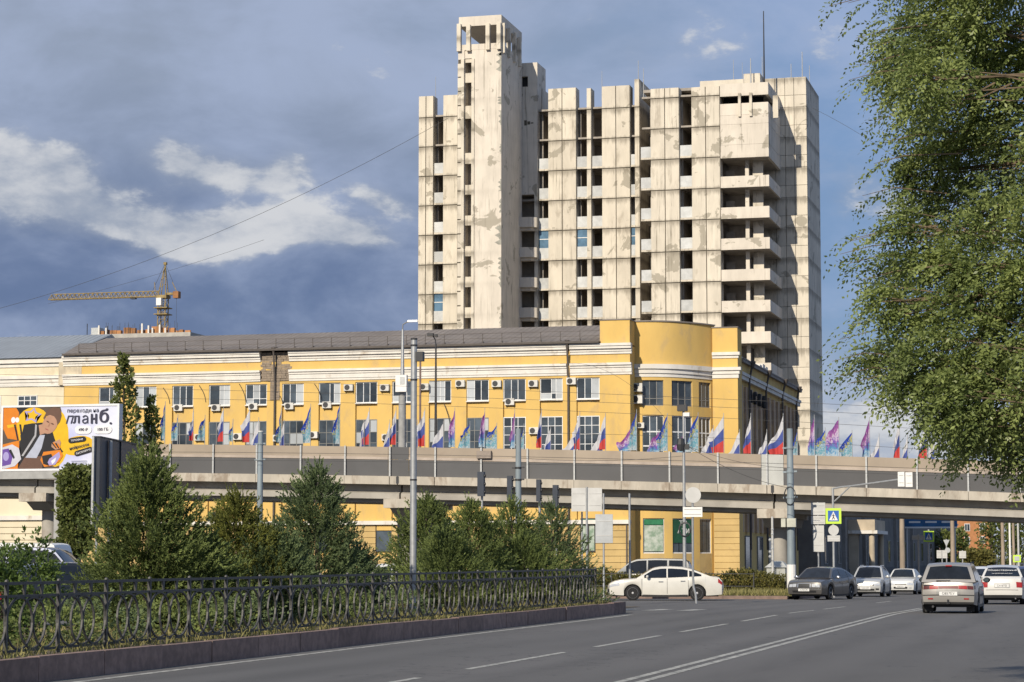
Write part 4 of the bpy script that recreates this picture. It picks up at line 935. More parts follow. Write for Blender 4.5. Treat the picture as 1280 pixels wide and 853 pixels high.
    shape([(440, 520), (610, 500), (640, 560), (600, 620), (520, 660), (450, 670), (410, 600)], org); shape([(425, 560), (520, 540), (545, 600), (500, 660), (440, 640)], blk)
    shape([(500, 590), (600, 520), (610, 570), (560, 650), (500, 655), (485, 625)], lil); shape([(520, 610), (570, 575), (560, 615), (530, 645)], wht)
    shape([(10, 470), (120, 440), (190, 480), (215, 590), (150, 660), (40, 685), (10, 680)], pc('pale', (.52, .52, .58))); shape([(15, 490), (85, 480), (130, 560), (110, 640), (15, 660)], pur); shape(ell(60, 560, 30, 45), lil)
    shape([(85, 500), (110, 490), (150, 570), (140, 590)], blk)
    shape(rrect(838, 304, 170, 84), wht); shape(rrect(1033, 304, 186, 84), wht)
    shape(rrect(778, 403, 180, 52, -.12), blk); shape(rrect(845, 520, 192, 54, -.28), blk)
    def txt(s, cx, cy, size, m, a=0., sh=0., wt=0.):
        L[0] += 1; yy = Y+.016-.0009*L[0]
        X = x0+(cx/8-.3)/149.2*(x1-x0); Zc = z1-((500+cy/8)-506)/82.5*(z1-z0)
        text_mesh(s, size, m, root, 'lettering', Matrix.Translation((X, yy, Zc)) @ Matrix.Rotation(R(90), 4, 'X') @ Matrix.Rotation(a, 4, 'Z'), .001, sh, wt)
    ink = pc('ink', (.045, .045, .07))
    txt('переходи на', 832, 112, .30, ink); txt('п', 690, 195, .78, ink, 0, .3)
    for q in (-3, -1, 1, 3): txt('л', 770+q, 195, .74, ink); txt('б', 1045+1.6*q, 175, 1.0, ink); txt('.', 1112+q, 200, .9, ink)
    txt('а', 858, 195, .78, ink)
    for q in ([(912, 145), (932, 145), (932, 243), (912, 243)], [(956, 145), (976, 145), (976, 243), (956, 243)], [(930, 185), (958, 185), (958, 203), (930, 203)]): shape(q, ink, 'lettering')
    for q in (0, 2): txt('490 ₽', 838+q, 304, .215, ink); txt('100 ГБ', 1033+q, 304, .215, ink); txt('нейросети', 800+q, 470, .22, ink, .2)
    txt('топовые', 778, 403, .17, wht, .12); txt('бесплатно', 845, 520, .17, wht, .28)
    for k in range(4): shape([(720+20*k, 612+18*k), (880, 608+18*k), (880, 613+18*k), (720+20*k, 617+18*k)], pc('smallprint', (.35, .36, .42)))
build_billboard()
def build_navy_board():
    Y = 74.; base = gz(Y)
    root = thing('roadside_display', 'tall dark navy panel display seen obliquely, behind the big juniper', 'display', (xY(140, Y), Y, base))
    m_navy = mat('navy_panel', (.022, .030, .045), .4, scale=1, var=.12); xa, xb = xY(119, Y, 600), xY(171, Y+6, 600); za = zY(119, 547, Y)
    pts = [(xa, Y), (xb, Y+6.)]
    d = Vector((xb-xa, 6., 0)); nrm = Vector((d.y, -d.x, 0)).normalized(); n = 4
    zb = zY(119, 655, Y)
    for i in range(n):
        a = Vector((xa, Y, 0))+d*(i/n+.004); b = Vector((xa, Y, 0))+d*((i+1)/n-.004); th = nrm*(.14 if i % 2 == 0 else .10)
        vs = [a+th, b+th, b-nrm*.12, a-nrm*.12]; m = MB(); m.add([(*v.xy, zb) for v in vs]+[(*v.xy, za) for v in vs], [(0, 1, 2, 3), (4, 5, 6, 7), (0, 1, 5, 4), (1, 2, 6, 5), (2, 3, 7, 6), (3, 0, 4, 7)]); m.obj('panel', m_navy, root)
    MB().box(xa-.09, xa-.01, Y-.12, Y+.12, zb-.1, za+.03).obj('edge_strip', m_steel, root)
    q = Vector((xa, Y, 0))+d*.2; MB().cyl((q.x+nrm.x*.22, q.y+nrm.y*.22, base), (q.x+nrm.x*.22, q.y+nrm.y*.22, za-.05), .07, n=8).obj('pole', m_steel, root)
    q = Vector((xa, Y, 0))+d*.05; MB().cyl((q.x, q.y, base), (q.x, q.y, zb+.2), .05, n=8).obj('pole', m_steel, root)
    MB().prism([(0, 0), (1, 0), (1, 1), (0, 1)], lambda s, t: tuple(Vector((xa, Y, za+.0))+d*s+nrm*(.16-.3*t)), lambda s, t: tuple(Vector((xa, Y, za+.05))+d*s+nrm*(.16-.3*t))).obj('top_trim', m_dark, root)
build_navy_board()

# ------------------------------------------------------------------ poles and lamps
m_bluepole = mat('blue_grey_pole_paint', (.25, .30, .33), .55, scale=3, var=.12, stretch=(1, 1, .3))
def pole(name, label, cat, px, ytop, Y, r0, r1, m, group=None, base=None):
    b = gz(Y) if base is None else base; x = xY(px, Y, (ytop+690)/2); zt = zY(px, ytop, Y)
    root = thing(name, label, cat, (x, Y, b), group)
    MB().cyl((x, Y, b-.1), (x, Y, zt), r0, r1, 14).obj('shaft', m, root, smooth=40)
    return root, x, zt, b
def fin_pole():
    r, x, zt, b = pole('steel_pole', 'tall bare galvanised steel pole rising from the median behind the iron fence', 'pole', 517, 424, 54, .085, .075, m_steel, base=.3)
    MB().cyl((x, 54, zt-.02), (x, 54, zt+.02), .085, n=14).obj('cap', m_dark, r)
    for py in (432, 475, 600): z = zY(517, py, 54); MB().cyl((x, 54, z-.02), (x, 54, z+.02), .088, n=14).obj('band', m_dark, r)
    MB().box(x+.07, x+.25, 53.92, 54.08, zY(517, 452, 54), zY(517, 440, 54)).obj('camera_housing', m_dark, r)
    MB().cyl((x, 54, .28), (x, 54, .40), .13, n=12).obj('base_collar', m_steel, r)
    for i, (px, yt, lab) in enumerate(((325, 540, 'blue-grey tapered steel pole with clamp bands, behind the middle junipers'), (648, 536, 'blue-grey tapered steel pole with dark clamps, behind the row of dense junipers'), (988, 536, 'blue-grey steel pole with white painted foot beside the dark sedan'))):
        Y = (128, 126, 112)[i]; r, x, zt, b = pole('trolley_pole', lab, 'pole', px, yt, Y, .21, .15, m_bluepole, 'blue-grey trolley poles')
        for py in ((555, 575), (585, 600), (560, 590, 622))[i]:
            z = zY(px, py, Y); MB().cyl((x, Y, z-.05), (x, Y, z+.05), .20, n=12).box(x-.36, x-.18, Y-.05, Y+.05, z-.05, z+.03).box(x+.18, x+.34, Y-.05, Y+.05, z-.02, z+.06).obj('clamp', m_dark if i == 1 else m_bluepole, r)
        if i == 0: MB().cyl((x, Y, zt-.0), (x, Y, zt+.05), .16, n=12).obj('cap', m_white, r)
        if i == 2:
            MB().cyl((x, Y, b), (x, Y, zY(px, 706, Y)), .232, .225, 14).obj('painted_foot', m_white, r)
            for k in range(6): MB().cyl((x-.16+.06*k, Y-.22, b+.15+.12*(k % 3)), (x-.10+.06*k, Y-.22, b+.3+.12*(k % 3)), .03, n=5).obj('painted_mark', m_dark, r)
            for dx, w in ((-.28, .28), (.05, .5)): z = zY(px, 654, Y); MB().box(x+dx-w/2, x+dx+w/2, Y-.42, Y-.16, z-.2, z+.22).obj('junction_box', mat('junction_box_beige', (.50, .50, .42), .6), r)
            lp = MB(); z = zY(px, 620, Y); lp.tube([(x+.25*math.cos(t)*1.1, Y-.2, z+.45*math.sin(t)) for t in np.linspace(0, 6.2, 14)], .03, 4); lp.obj('cable_coil', m_dark, r)
fin_pole()
def street_lamps():
    r, x, zt, b = pole('street_lamp', 'grey street lamp with white control box on its shaft, beside the overpass', 'street lamp', 502.5, 478, 160.5, .34, .26, mat('lamp_concrete', (.34, .34, .33), .8, scale=2))
    z2 = zY(502.5, 412, 160.5); MB().cyl((x, 160.5, zt-.2), (x, 160.5, z2), .17, .075, 10).tube([(x, 160.5, z2), (x+.05, 160.4, z2+.35), (x+.35, 160.3, z2+.5), (x+.6, 160.2, z2+.52)], .05, 6).obj('upper_shaft', m_steel, r)
    MB().loft([[(x+.5+a*t, 160.2+c*.5, z2+.5+d) for c, d in ((-.2, 0), (.2, 0), (.14, .14), (-.14, .14))] for a, t in ((.0, 0), (.75, 1))]).obj('lamp_head', m_steel, r)
    z0, z1 = zY(504, 490, 160), zY(504, 469, 160); MB().box(x-.35, x+.5, 159.9, 160.24, z0, z1).obj('control_box', m_white, r); MB().box(x+.0, x+.35, 159.87, 159.9, z0+.55, z0+1.1).obj('box_door', m_steel, r)
    r, x, zt, b = pole('street_lamp', 'slim dark street lamp with twin flat heads, beside the control box lamp', 'street lamp', 544.5, 430, 160.5, .17, .06, m_dark)
    MB().tube([(x, 160.5, zt-.1), (x-.05, 160.5, zt+.3), (x-.2, 160.4, zt+.6)], .05, 6).obj('arm', m_dark, r); MB().box(x-.6, x-.15, 160.2, 160.5, zt+.55, zt+.78).box(x-.05, x+.15, 160.2, 160.5, zt+.5, zt+.7).obj('lamp_head', m_dark, r)
    r, x, zt, b = pole('loudspeaker_pole', 'thin brown pole carrying a grey loudspeaker horn, between the two lamps', 'pole', 525, 448, 159.5, .10, .07, mat('rust_brown_paint', (.22, .15, .13), .8, scale=3))
    MB().lathe([(.04, .0), (.08, .12), (.22, .36), (.24, .4), (.0, .28)], (x+.1, 159.1, zt+.1), 'Y', 12).obj('horn', m_steel, r); MB().box(x-.08, x+.2, 159.3, 159.6, zt-.1, zt+.3).obj('bracket', m_dark, r)
    Y = 109.; r, x, zt, b = pole('floodlight_pole', 'slender grey pole topped by a black floodlight with a wire cluster', 'pole', 855, 513, Y, .10, .055, m_steel)
    MB().box(x-.28, x+.18, Y-.2, Y+.15, zt-.05, zt+.26).obj('floodlight', m_dark, r); MB().box(x+.0, x+.3, Y-.1, Y+.1, zt-.3, zt-.12).obj('sensor', m_white, r)
    z = zY(855, 556, Y); MB().lathe([(.0, -.32), (.18, -.28), (.22, .0), (.16, .28), (.0, .34)], (x-.12, Y-.1, z), n=9).box(x-.05, x+.28, Y-.15, Y, z-.25, z+.02).obj('cable_box', m_dark, r)
    z = zY(855, 662, Y); MB().tube([(x+.05+.28*math.cos(t), Y-.1, z+.34*math.sin(t)) for t in np.linspace(0, 6.28, 16)], .04, 4).obj('cable_coil', m_dark, r)
street_lamps()

# ------------------------------------------------------------------ road signs
m_signback = mat('sign_back', (.50, .50, .485), .55, scale=2, var=.06, metal=.1); m_sgrey = mat('sign_back_grey', (.40, .42, .43), .5, scale=2, var=.08, metal=.2)
m_lime = mat('sign_lime', (.50, .72, .06), .6, scale=2, var=.02); m_blue = mat('sign_blue', (.015, .10, .38), .5, scale=2, var=.02)
def sign_pole(label, px, ytop, Y, r=.04, group=None, name='road_sign', base=None):
    return pole(name, label, 'road sign', px, ytop, Y, r, r, m_steel, group, base)
def rect_sign(r, name, px0, px1, py0, py1, Y, m, t=.03):
    a, c = atY(px0, py1, Y), atY(px1, py0, Y); o = MB().box(a[0], c[0], Y-t, Y, a[2], c[2]).obj(name, m, r)
    for q in (.25, .75): z = a[2]+(c[2]-a[2])*q; ubox('stiffener', o, m_signback, a[0]+.05, c[0]-.05, Y-t-.015, Y-t, z, z+.03)
    return o
def round_sign(r, px, py, rad, Y, m):
    p = atY(px, py, Y); return MB().lathe([(0, -.02), (rad, -.02), (rad, .0), (0, .0)], p, 'Y', 24).obj('round_plate', m, r)
def ped_sign(r, px0, px1, py0, py1, Y):
    a, c = atY(px0, py1, Y), atY(px1, py0, Y); w, h = c[0]-a[0], c[2]-a[2]
    o = MB().box(a[0], c[0], Y-.03, Y, a[2], c[2]).obj('lime_border', m_lime, r)
    f = .15*w; MB().box(a[0]+f, c[0]-f, Y-.036, Y-.031, a[2]+f, c[2]-f).obj('blue_field', m_blue, o)
    def q(u, v, k): return (a[0]+w*u, Y-.038-.002*k, a[2]+h*v)
    MB().prism([(.5, .80), (.22, .22), (.78, .22)], lambda u, v: q(u, v, 1), lambda u, v: q(u, v, 0)).obj('white_triangle', m_white, o)
    fig = MB(); P = lambda pts: fig.prism(pts, lambda u, v: q(u, v, 3), lambda u, v: q(u, v, 1.6))
    P([(.47, .66), (.52, .66), (.52, .60), (.47, .60)]); P([(.46, .59), (.54, .57), (.53, .42), (.47, .42)]); P([(.47, .43), (.52, .43), (.44, .27), (.39, .27)]); P([(.49, .43), (.54, .43), (.60, .28), (.55, .28)]); P([(.46, .58), (.47, .54), (.38, .46), (.37, .48)]); P([(.53, .57), (.54, .53), (.62, .47), (.62, .50)])
    fig.obj('walking_figure', m_dark, o); return o
def build_signs():
    Y = 100.5
    r, x, zt, b = sign_pole('back of two square road signs on one post, behind the end of the iron fence', 733.5, 609, Y, .05)
    rect_sign(r, 'sign_plate', 714.5, 732.5, 610, 639.5, Y-.06, m_signback); rect_sign(r, 'sign_plate', 735, 752.5, 610, 639.5, Y-.06, m_signback)
    r, x, zt, b = sign_pole('back of a grey rectangular road sign lower than its neighbour, on a slim post', 754.5, 617, Y-1.5, .045)
    rect_sign(r, 'sign_plate', 744.5, 766, 643, 679, Y-1.56, m_sgrey)
    sign_pole('slim bare grey post with a white band, behind the white sedan hood', 787, 617, 101, .05, name='bare_post')
    sign_pole('short slim bare post beside the twin square signs', 727.5, 640, 101.5, .04, name='bare_post')
    # round back with rectangular plate, foot in front of the white sedan
    Y = 88.4; b = gz(Y); x = xY(866, Y, 680); xf = xY(870.5, Y, 745)
    r = thing('road_sign', 'back of a round sign and white plate on a bent post before the white sedan', 'road sign', (xf, Y, b))
    MB().tube([(xf, Y, b-.05), (xf-.03, Y, b+.35), (x+.02, Y, b+.62), (x, Y, b+1.0), (x, Y, zY(866, 610, Y))], .045, 8).obj('post', m_steel, r)
    round_sign(r, 866.5, 619, .31, Y-.05, m_signback); rect_sign(r, 'lower_plate', 854, 878, 634, 646.5, Y-.05, m_white)
    # group by the dark sedan
    Y = 115.
    r, x, zt, b = sign_pole('back of stacked tall white sign plates on one post, beside the zebra crossing sign', 1022.5, 628, Y, .05)
    rect_sign(r, 'upper_plate', 1014, 1031.5, 628.5, 644, Y-.06, m_signback); rect_sign(r, 'upper_plate', 1014, 1031.5, 645, 655.5, Y-.06, m_signback); rect_sign(r, 'lower_plate', 1016.5, 1030, 657, 690, Y-.06, m_signback)
    Y = 114.
    r, x, zt, b = sign_pole('lime bordered zebra crossing sign on a post with a long overhead arm', 1041.5, 610, Y, .06)
    ped_sign(r, 1032.2, 1051.5, 635.5, 655, Y-.07); round_sign(r, 1042, 663, .26, Y-.07, m_signback); rect_sign(r, 'lower_plate', 1034.5, 1050, 669.5, 677, Y-.07, m_signback)
    a = atY(1041.5, 611, Y); e = atY(1124, 599.5, Y); mdl = atY(1063, 608, Y); s0 = atY(1043, 627, Y)
    MB().tube([a, ((a[0]+mdl[0])/2, Y, a[2]+.08), mdl, e], .045, 6).tube([s0, mdl], .035, 6).obj('arm', m_steel, r)
    rect_sign(r, 'hanging_plate', 1122.5, 1130.5, 590, 608.5, Y-.03, m_white); rect_sign(r, 'hanging_plate', 1132, 1140.5, 590.5, 609, Y-.03, m_white)
    Y = 163.
    r, x, zt, b = sign_pole('small lime bordered zebra crossing sign beyond the overpass', 1161, 662, Y, .07)
    ped_sign(r, 1154.5, 1167.5, 664, 677.5, Y-.08)
    sign_pole('slim grey post with a small plate beyond the overpass, behind the white oncoming cars', 1148.5, 668, 158, .05)[0]
    r = sign_pole('back of a wide white plate on a slim post beneath the overpass', 1148, 669, 160, .045)[0]; rect_sign(r, 'sign_plate', 1140, 1156, 669.5, 675, 159.93, m_signback)
    Y = 175.; r = sign_pole('back of a triangular give-way sign above a round plate, beyond the overpass', 1183, 674, Y, .05)[0]
    p = [atY(*q, Y-.06) for q in ((1179, 675), (1187, 675), (1183, 683.5))]; MB().prism([(0, 0), (1, 0), (2, 0)], lambda i, j: p[int(i)], lambda i, j: (p[int(i)][0], Y-.03, p[int(i)][2])).obj('triangle_plate', m_sgrey, r); round_sign(r, 1184.5, 688, .2, Y-.06, m_sgrey)
    r = sign_pole('back of twin pale square plates on a low post beyond the overpass', 1177.5, 688, 172, .05)[0]; rect_sign(r, 'sign_plate', 1171, 1177, 688, 698, 171.9, m_signback); rect_sign(r, 'sign_plate', 1178, 1184, 688, 698, 171.9, m_signback)
    r = sign_pole('back of a narrow pale double plate beyond the overpass', 1203, 688, 178, .05)[0]; rect_sign(r, 'sign_plate', 1199, 1207.5, 689, 698, 177.9, m_signback)
    r = sign_pole('lime framed road sign far down the street by the pale poles', 1271, 693, 205, .06)[0]; a, c = atY(1266.5, 703, 204.9), atY(1276, 694, 204.9); MB().box(a[0], c[0], 204.8, 204.86, a[2], c[2]).obj('lime_border', m_lime, r); MB().box(a[0]+.12, c[0]-.12, 204.76, 204.79, a[2]+.12, c[2]-.12).obj('grey_field', m_sgrey, r)
    # signals seen edge-on among the junipers
    for px, y0, y1, Y, w, lab in [(601.5, 590, 620.5, 97, 8, 'navy traffic signal housing on a slim post, tallest of those above the junipers'), (637.5, 595, 625, 98, 6, 'dark traffic signal housing beside the blue-grey pole'), (673.5, 599.5, 627, 99, 5, 'narrow dark traffic signal housing right of the blue-grey pole'), (694.5, 606.5, 636, 100, 6, 'lowest dark traffic signal housing, beside the twin square signs')]:
        r, x, zt, b = pole('traffic_signal', lab, 'traffic signal', px+1, y0+4, Y, .055, .05, m_steel, 'signals among the junipers')
        a, c = atY(px-w/2, y1, Y-.2), atY(px+w/2, y0, Y-.2); mm = mat('signal_navy', (.03, .04, .06), .45)
        o = MB().box(a[0], c[0], Y-.32, Y-.06, a[2], c[2]).obj('housing', mm, r)
        for k in range(3): z = a[2]+(c[2]-a[2])*(k+.5)/3; MB().lathe([(.07, -.02), (.07, .05), (.055, .05), (.05, -.02)], (c[0], Y-.19, z), 'X', 10).obj('visor', m_dark, o)
    # signal cluster by the hedge, seen from behind
    Y = 118.; r, x, zt, b = pole('traffic_signal', 'pale signal post with a column of small lamp hoods, behind the hedge', 'traffic signal', 965.5, 646, Y, .07, .06, m_signback)
    for py in (662, 668, 675, 686, 690, 696): p = atY(963.3, py, Y); MB().lathe([(.0, -.03), (.07, .0), (.075, .12), (.06, .15)], (p[0]-.03+.06*(int(py) % 3), Y-.05, p[2]), 'Y', 10).obj('lamp_hood', m_sgrey, r)
    # small hut roof behind the hedge
    Y = 122.; a, c = atY(956, 722, Y), atY(984, 722, Y); b = gz(Y); zt, ze = zY(970, 701.5, Y), zY(970, 709.5, Y); xm = (a[0]+c[0])/2
    r = thing('kiosk_hut', 'small pale hut with a low pyramid roof behind the hedge', 'hut', (xm, Y, b))
    MB().box(a[0]+.1, c[0]-.1, Y, Y+1.4, b, ze).obj('walls', mat('hut_wall', (.42, .43, .40), .8), r)
    MB().add([(a[0], Y-.1, ze), (c[0], Y-.1, ze), (c[0], Y+1.5, ze), (a[0], Y+1.5, ze), (xm-.25, Y+.6, zt), (xm+.25, Y+.6, zt), (xm+.25, Y+.9, zt), (xm-.25, Y+.9, zt)], [(0, 1, 2, 3), (0, 1, 5, 4), (1, 2, 6, 5), (2, 3, 7, 6), (3, 0, 4, 7), (4, 5, 6, 7)]).obj('roof', mat('hut_roof', (.50, .50, .46), .8), r)
build_signs()
# ------------------------------------------------------------------ vehicles
m_tyre = mat('tyre_rubber', (.018, .018, .019), .85, obj=True, scale=20, var=.1); m_rim = mat('alloy_rim', (.46, .46, .47), .45, metal=.35, obj=True, scale=10, var=.08)
m_cglass = mat('car_glass', (.012, .015, .02), .06, spec=.6, obj=True, scale=3, var=.2); m_trim = mat('car_trim_black', (.02, .02, .021), .55, obj=True, scale=8, var=.1)
m_lamp = mat('headlamp_clear', (.62, .64, .66), .12, obj=True, scale=9, var=.12, metal=.3, spec=.8); m_red = mat('tail_lamp_red', (.36, .018, .018), .25, obj=True, scale=9, var=.12, spec=.6)
m_amb = mat('tail_lamp_dark', (.10, .022, .02), .25, obj=True, scale=9, spec=.6); m_chrome = mat('chrome', (.60, .60, .60), .2, metal=.9, obj=True, scale=5, var=.05)
m_plate = mat('number_plate', (.66, .66, .64), .5, obj=True, scale=5, var=.04); m_mirrorg = mat('mirror_glass', (.05, .07, .08), .1, obj=True, spec=.8)
def paint(nm, c, metal=0., rough=.3, dirt=(.25, .21, .17), amt=.25): return mat('car_paint_'+nm, c, rough, metal=metal, obj=True, scale=1.2, var=.04, coat=.5, stain=dirt, stain_amt=amt, stain_scale=1.5, stain_lo=.5, stain_hi=.75)
WH = {}
def wheel_meshes(r):
    k = round(r, 3)
    if k not in WH:
        t = MB().lathe([(r*.70, -.09), (r*.9, -.10), (r, -.075), (r, .075), (r*.9, .10), (r*.70, .09)], (0, 0, 0), 'Y', 24).mesh('tyre', m_tyre, 50)
        b = MB().lathe([(r*.72, .085), (r*.69, .098), (r*.65, .05), (r*.1, .03), (0, .03)], (0, 0, 0), 'Y', 24)
        for i in range(5):
            a = 2*math.pi*i/5+.3; c, s = math.cos(a), math.sin(a)
            for da in (-.14, .14):
                p = [(r*.08, -.035), (r*.67, -.03), (r*.67, .03), (r*.08, .035)]; cc, ss = math.cos(a+da), math.sin(a+da)
                b.prism(p, lambda u, v: (u*cc-v*ss, .088, u*ss+v*cc), lambda u, v: (u*cc-v*ss, .06, u*ss+v*cc))
        b.lathe([(r*.14, .05), (r*.14, .095), (0, .1)], (0, 0, 0), 'Y', 12)
        d = MB().lathe([(r*.6, .02), (r*.55, .036), (0, .036)], (0, 0, 0), 'Y', 20).mesh('brake', m_trim)
        WH[k] = (t, b.mesh('rim', m_rim, 40), d)
    return WH[k]
def interp(pts):
    xs = [p[0] for p in pts]; zs = [p[1] for p in pts]
    def f(x):                                # smooth monotone-ish interpolation
        if x <= xs[0]: return zs[0]
        if x >= xs[-1]: return zs[-1]
        return sum(float(np.interp(x+d, xs, zs)) for d in (-.05, -.025, 0, .025, .05))/5
    return f
def make_car(label, cat, loc, heading, sp, body, group=None):
    """local frame: +x forward, +y left, z up; sp holds the side profile in metres"""
    L, Wd, H = sp['L'], sp['W'], sp['H']; r = sp.get('r', .315); xf, xr = sp['xf'], sp['xr']; h2 = L/2
    root = thing(sp['name'], label, cat, loc, group, heading)
    Mw = WM[root.name]
    belt = interp(sp['belt']); roof = interp(sp['roof']); g0, g1 = sp['roof'][0][0], sp['roof'][-1][0]   # rear and front base of greenhouse
    sill, hw = sp.get('sill', .22), Wd/2
    R_ = r+.055
    def plan(x): t = abs(x)/h2; return 1-.10*t**6-.02*t**2
    def zb(x):
        z = sill+.05*(abs(x)/h2)**8
        for a in (xf, xr):
            if abs(x-a) < R_: z = max(z, r+math.sqrt(R_*R_-(x-a)**2))
        return z
    def half(x, v): return hw*plan(x)*(.945+.055*math.sin(math.pi*min(1, .12+v*.80))) if v < .92 else hw*plan(x)*(.945+.055*math.sin(math.pi*min(1, .12+v*.80))-.02*(v-.92)/.08)
    ss = sorted(set([round(v, 4) for v in np.linspace(-h2, h2, 44)]+[round(a+R_*math.cos(t), 4) for a in (xf, xr) for t in np.linspace(0, math.pi, 13)]))
    ss = [s for s in ss if -h2 <= s <= h2]; NV = 8
    def sidep(x, v, s): z0 = zb(x); z1 = max(belt(x), z0+.04); return (x, s*half(x, v), z0+(z1-z0)*v)
    b = MB()
    for s in (-1, 1): b.loft([[sidep(x, j/NV, s) for j in range(NV+1)] for x in ss], closed=False)
    NT = 6                                        # bonnet, boot lid, floor
    def topp(x, u): y = half(x, 1)*(2*u-1); return (x, y, belt(x)+.035*(1-(2*u-1)**2))
    b.loft([[topp(x, i/NT) for i in range(NT+1)] for x in ss], closed=False)
    bulge = sp.get('bulge', .10)
    def endp(sg, u, v):                           # nose (+1) and tail (-1) surfaces
        x = sg*h2; z0, z1 = zb(x), belt(x); y = half(x, v)*(2*u-1); z = z0+(z1-z0)*v+.035*(1-(2*u-1)**2)*v
        return (x+sg*(bulge*(1-abs(2*u-1)**3)*(math.sin(math.pi*(.15+.75*v)))), y, z)
    for sg in (-1, 1): b.grid(lambda u, v: endp(sg, u, v), 10, 8)
    b.obj('body', body, root, smooth=48, local=True)
    # greenhouse
    hb, hr = sp.get('hb', .90)*hw, sp.get('hr', .66)*hw
    def gy(x, z): t = max(0, min(1, (z-belt(x))/(H-belt(x)+1e-6))); return hb+(hr-hb)*t**1.15
    gs = sorted(set([round(v, 4) for v in np.linspace(g0, g1, 34)]+[round(p[0], 4) for p in sp['roof']]))
    g = MB()
    def gside(x, t, s): z0 = belt(x)-.02; z1 = roof(x); z = z0+(z1-z0)*t; return (x, s*gy(x, z), z)
    for s in (-1, 1): g.loft([[gside(x, j/5, s) for j in range(6)] for x in gs], closed=False)
    def gtop(x, u): z = roof(x); y = gy(x, z)*(2*u-1); return (x, y, z+.03*(1-(2*u-1)**2)*min(1, max(0, (z-belt(x))/.3)))
    g.loft([[gtop(x, i/6) for i in range(7)] for x in gs], closed=False)
    cabin = g.obj('cabin', body, root, smooth=40, local=True)
    def patch(name, fn, nu, nv, m, parent=root):
        return MB().grid(fn, nu, nv).obj(name, m, parent, smooth=40, local=True)
    e = .012
    (wa, wb_), (ra, rb) = sp['wind'], sp['rear']   # x ranges of windscreen (top, base) and rear window (base, top)
    def slope(xa, xb, inset=.09, lift=e):
        def f(u, v):
            x = xa+(xb-xa)*v; z = roof(x); y = (gy(x, z)-inset)*(2*u-1); dz = (roof(x+.02)-roof(x-.02))/.04; l = math.hypot(1, dz)
            return (x-dz/l*lift, y, z+.03*(1-(2*u-1)**2)*min(1, max(0, (z-belt(x))/.3))+lift/l)
        return f
    patch('windscreen', slope(wa, wb_), 6, 6, m_cglass); patch('rear_window', slope(ra, rb, sp.get('rinset', .09)), 6, 6, m_cglass)
    for s in (-1, 1):
        for (xa, xb) in sp['side']:               # side windows follow the roof arc
            def f(u, v, s=s, xa=xa, xb=xb):
                x = xa+(xb-xa)*u; z0 = belt(x)+.02; z1 = roof(x)-.075; z = z0+max(0, z1-z0)*v; return (x, s*(gy(x, z)+.009), z)
            patch('side_window', f, 8, 4, m_cglass)
        for x in sp['doors']:
            patch('door_seam', lambda u, v, s=s, x=x: (x-.008+.016*u, s*(half(x, .1+.88*v)+.004), zb(x)+(belt(x)-zb(x))*(.1+.88*v)), 1, 6, m_trim)
        for x in sp['handles']:
            y = half(x, .78)+.012; z = zb(x)+(belt(x)-zb(x))*.80; MB().box(x-.1, x+.1, s*y-.012, s*y+.012, z-.018, z+.018).obj('door_handle', sp.get('hm', body), root, local=True)
        mx = sp['mirror']; mz = belt(mx)+.07; y0 = s*(hb+.02)
        mb = MB(); rings = []
        for k, (w2, hh) in enumerate(((.02, .03), (.06, .07), (.065, .08), (.05, .07), (.01, .02))):
            yy = y0+s*(.05+.055*k); rings.append([(mx+w2*math.cos(t), yy, mz+hh*math.sin(t)) for t in np.linspace(0, 2*math.pi, 8, endpoint=False)])
        mo = mb.loft(rings).obj('mirror', sp.get('mm', body), root, smooth=40, local=True)
        patch('mirror_glass', lambda u, v, s=s: (mx-.068, y0+s*(.08+.13*u), mz-.05+.1*v), 1, 1, m_mirrorg, mo)
        patch('sill_strip', lambda u, v, s=s: (xr+R_+.02+(xf-xr-2*R_-.04)*u, s*(half(0, .0)+.004), sill-.06+.10*v), 4, 1, m_trim)
        if sp.get('rub'): patch('rub_strip', lambda u, v, s=s: (xr+R_+.03+(xf-xr-2*R_-.06)*u, s*(half(0, .5)+.008), .50+.07*v), 4, 1, m_trim)
        for a in (xf, xr):
            patch('arch_lip', lambda u, v, s=s, a=a: (a+(R_+.0-.045*v)*math.cos(math.pi*u), s*(half(a, .3)-.004-.06*v), r+(R_-.045*v)*math.sin(math.pi*u)), 12, 1, m_trim)
    MB().box(-h2+.15, h2-.15, -hw+.24, hw-.24, sill-.04, .62).obj('underbody', m_trim, root, local=True)
    tm, rm, dm = wheel_meshes(r)
    for a in (xf, xr):
        for s in (-1, 1):
            Mx = Matrix.Translation((a, s*(hw-.125), r)) @ (Matrix.Rotation(math.pi, 4, 'Z') if s < 0 else Matrix.Identity(4))
            t = bpy.data.objects.new('wheel', tm); t.matrix_basis = Mx; COL.objects.link(t); t.parent = root; WM[t.name] = Mw @ Mx
            for nm, mm in (('rim', rm), ('brake_disc', dm)):
                q = bpy.data.objects.new(nm, mm); COL.objects.link(q); q.parent = t
    # nose and tail fittings: (name, end, u0, u1, v0, v1, material[, mirrored])
    for it in sp['fit']:
        nm, sg, u0, u1, v0, v1, m = it[:7]
        for mir in ((0, 1) if len(it) > 7 and it[7] else (0,)):
            def f(u, v, mir=mir):
                uu = u0+(u1-u0)*u; uu = 1-uu if mir else uu; p = endp(sg, uu, v0+(v1-v0)*v); return (p[0]+sg*.012, p[1]*1.003, p[2])
            patch(nm, f, 5, 3, m)
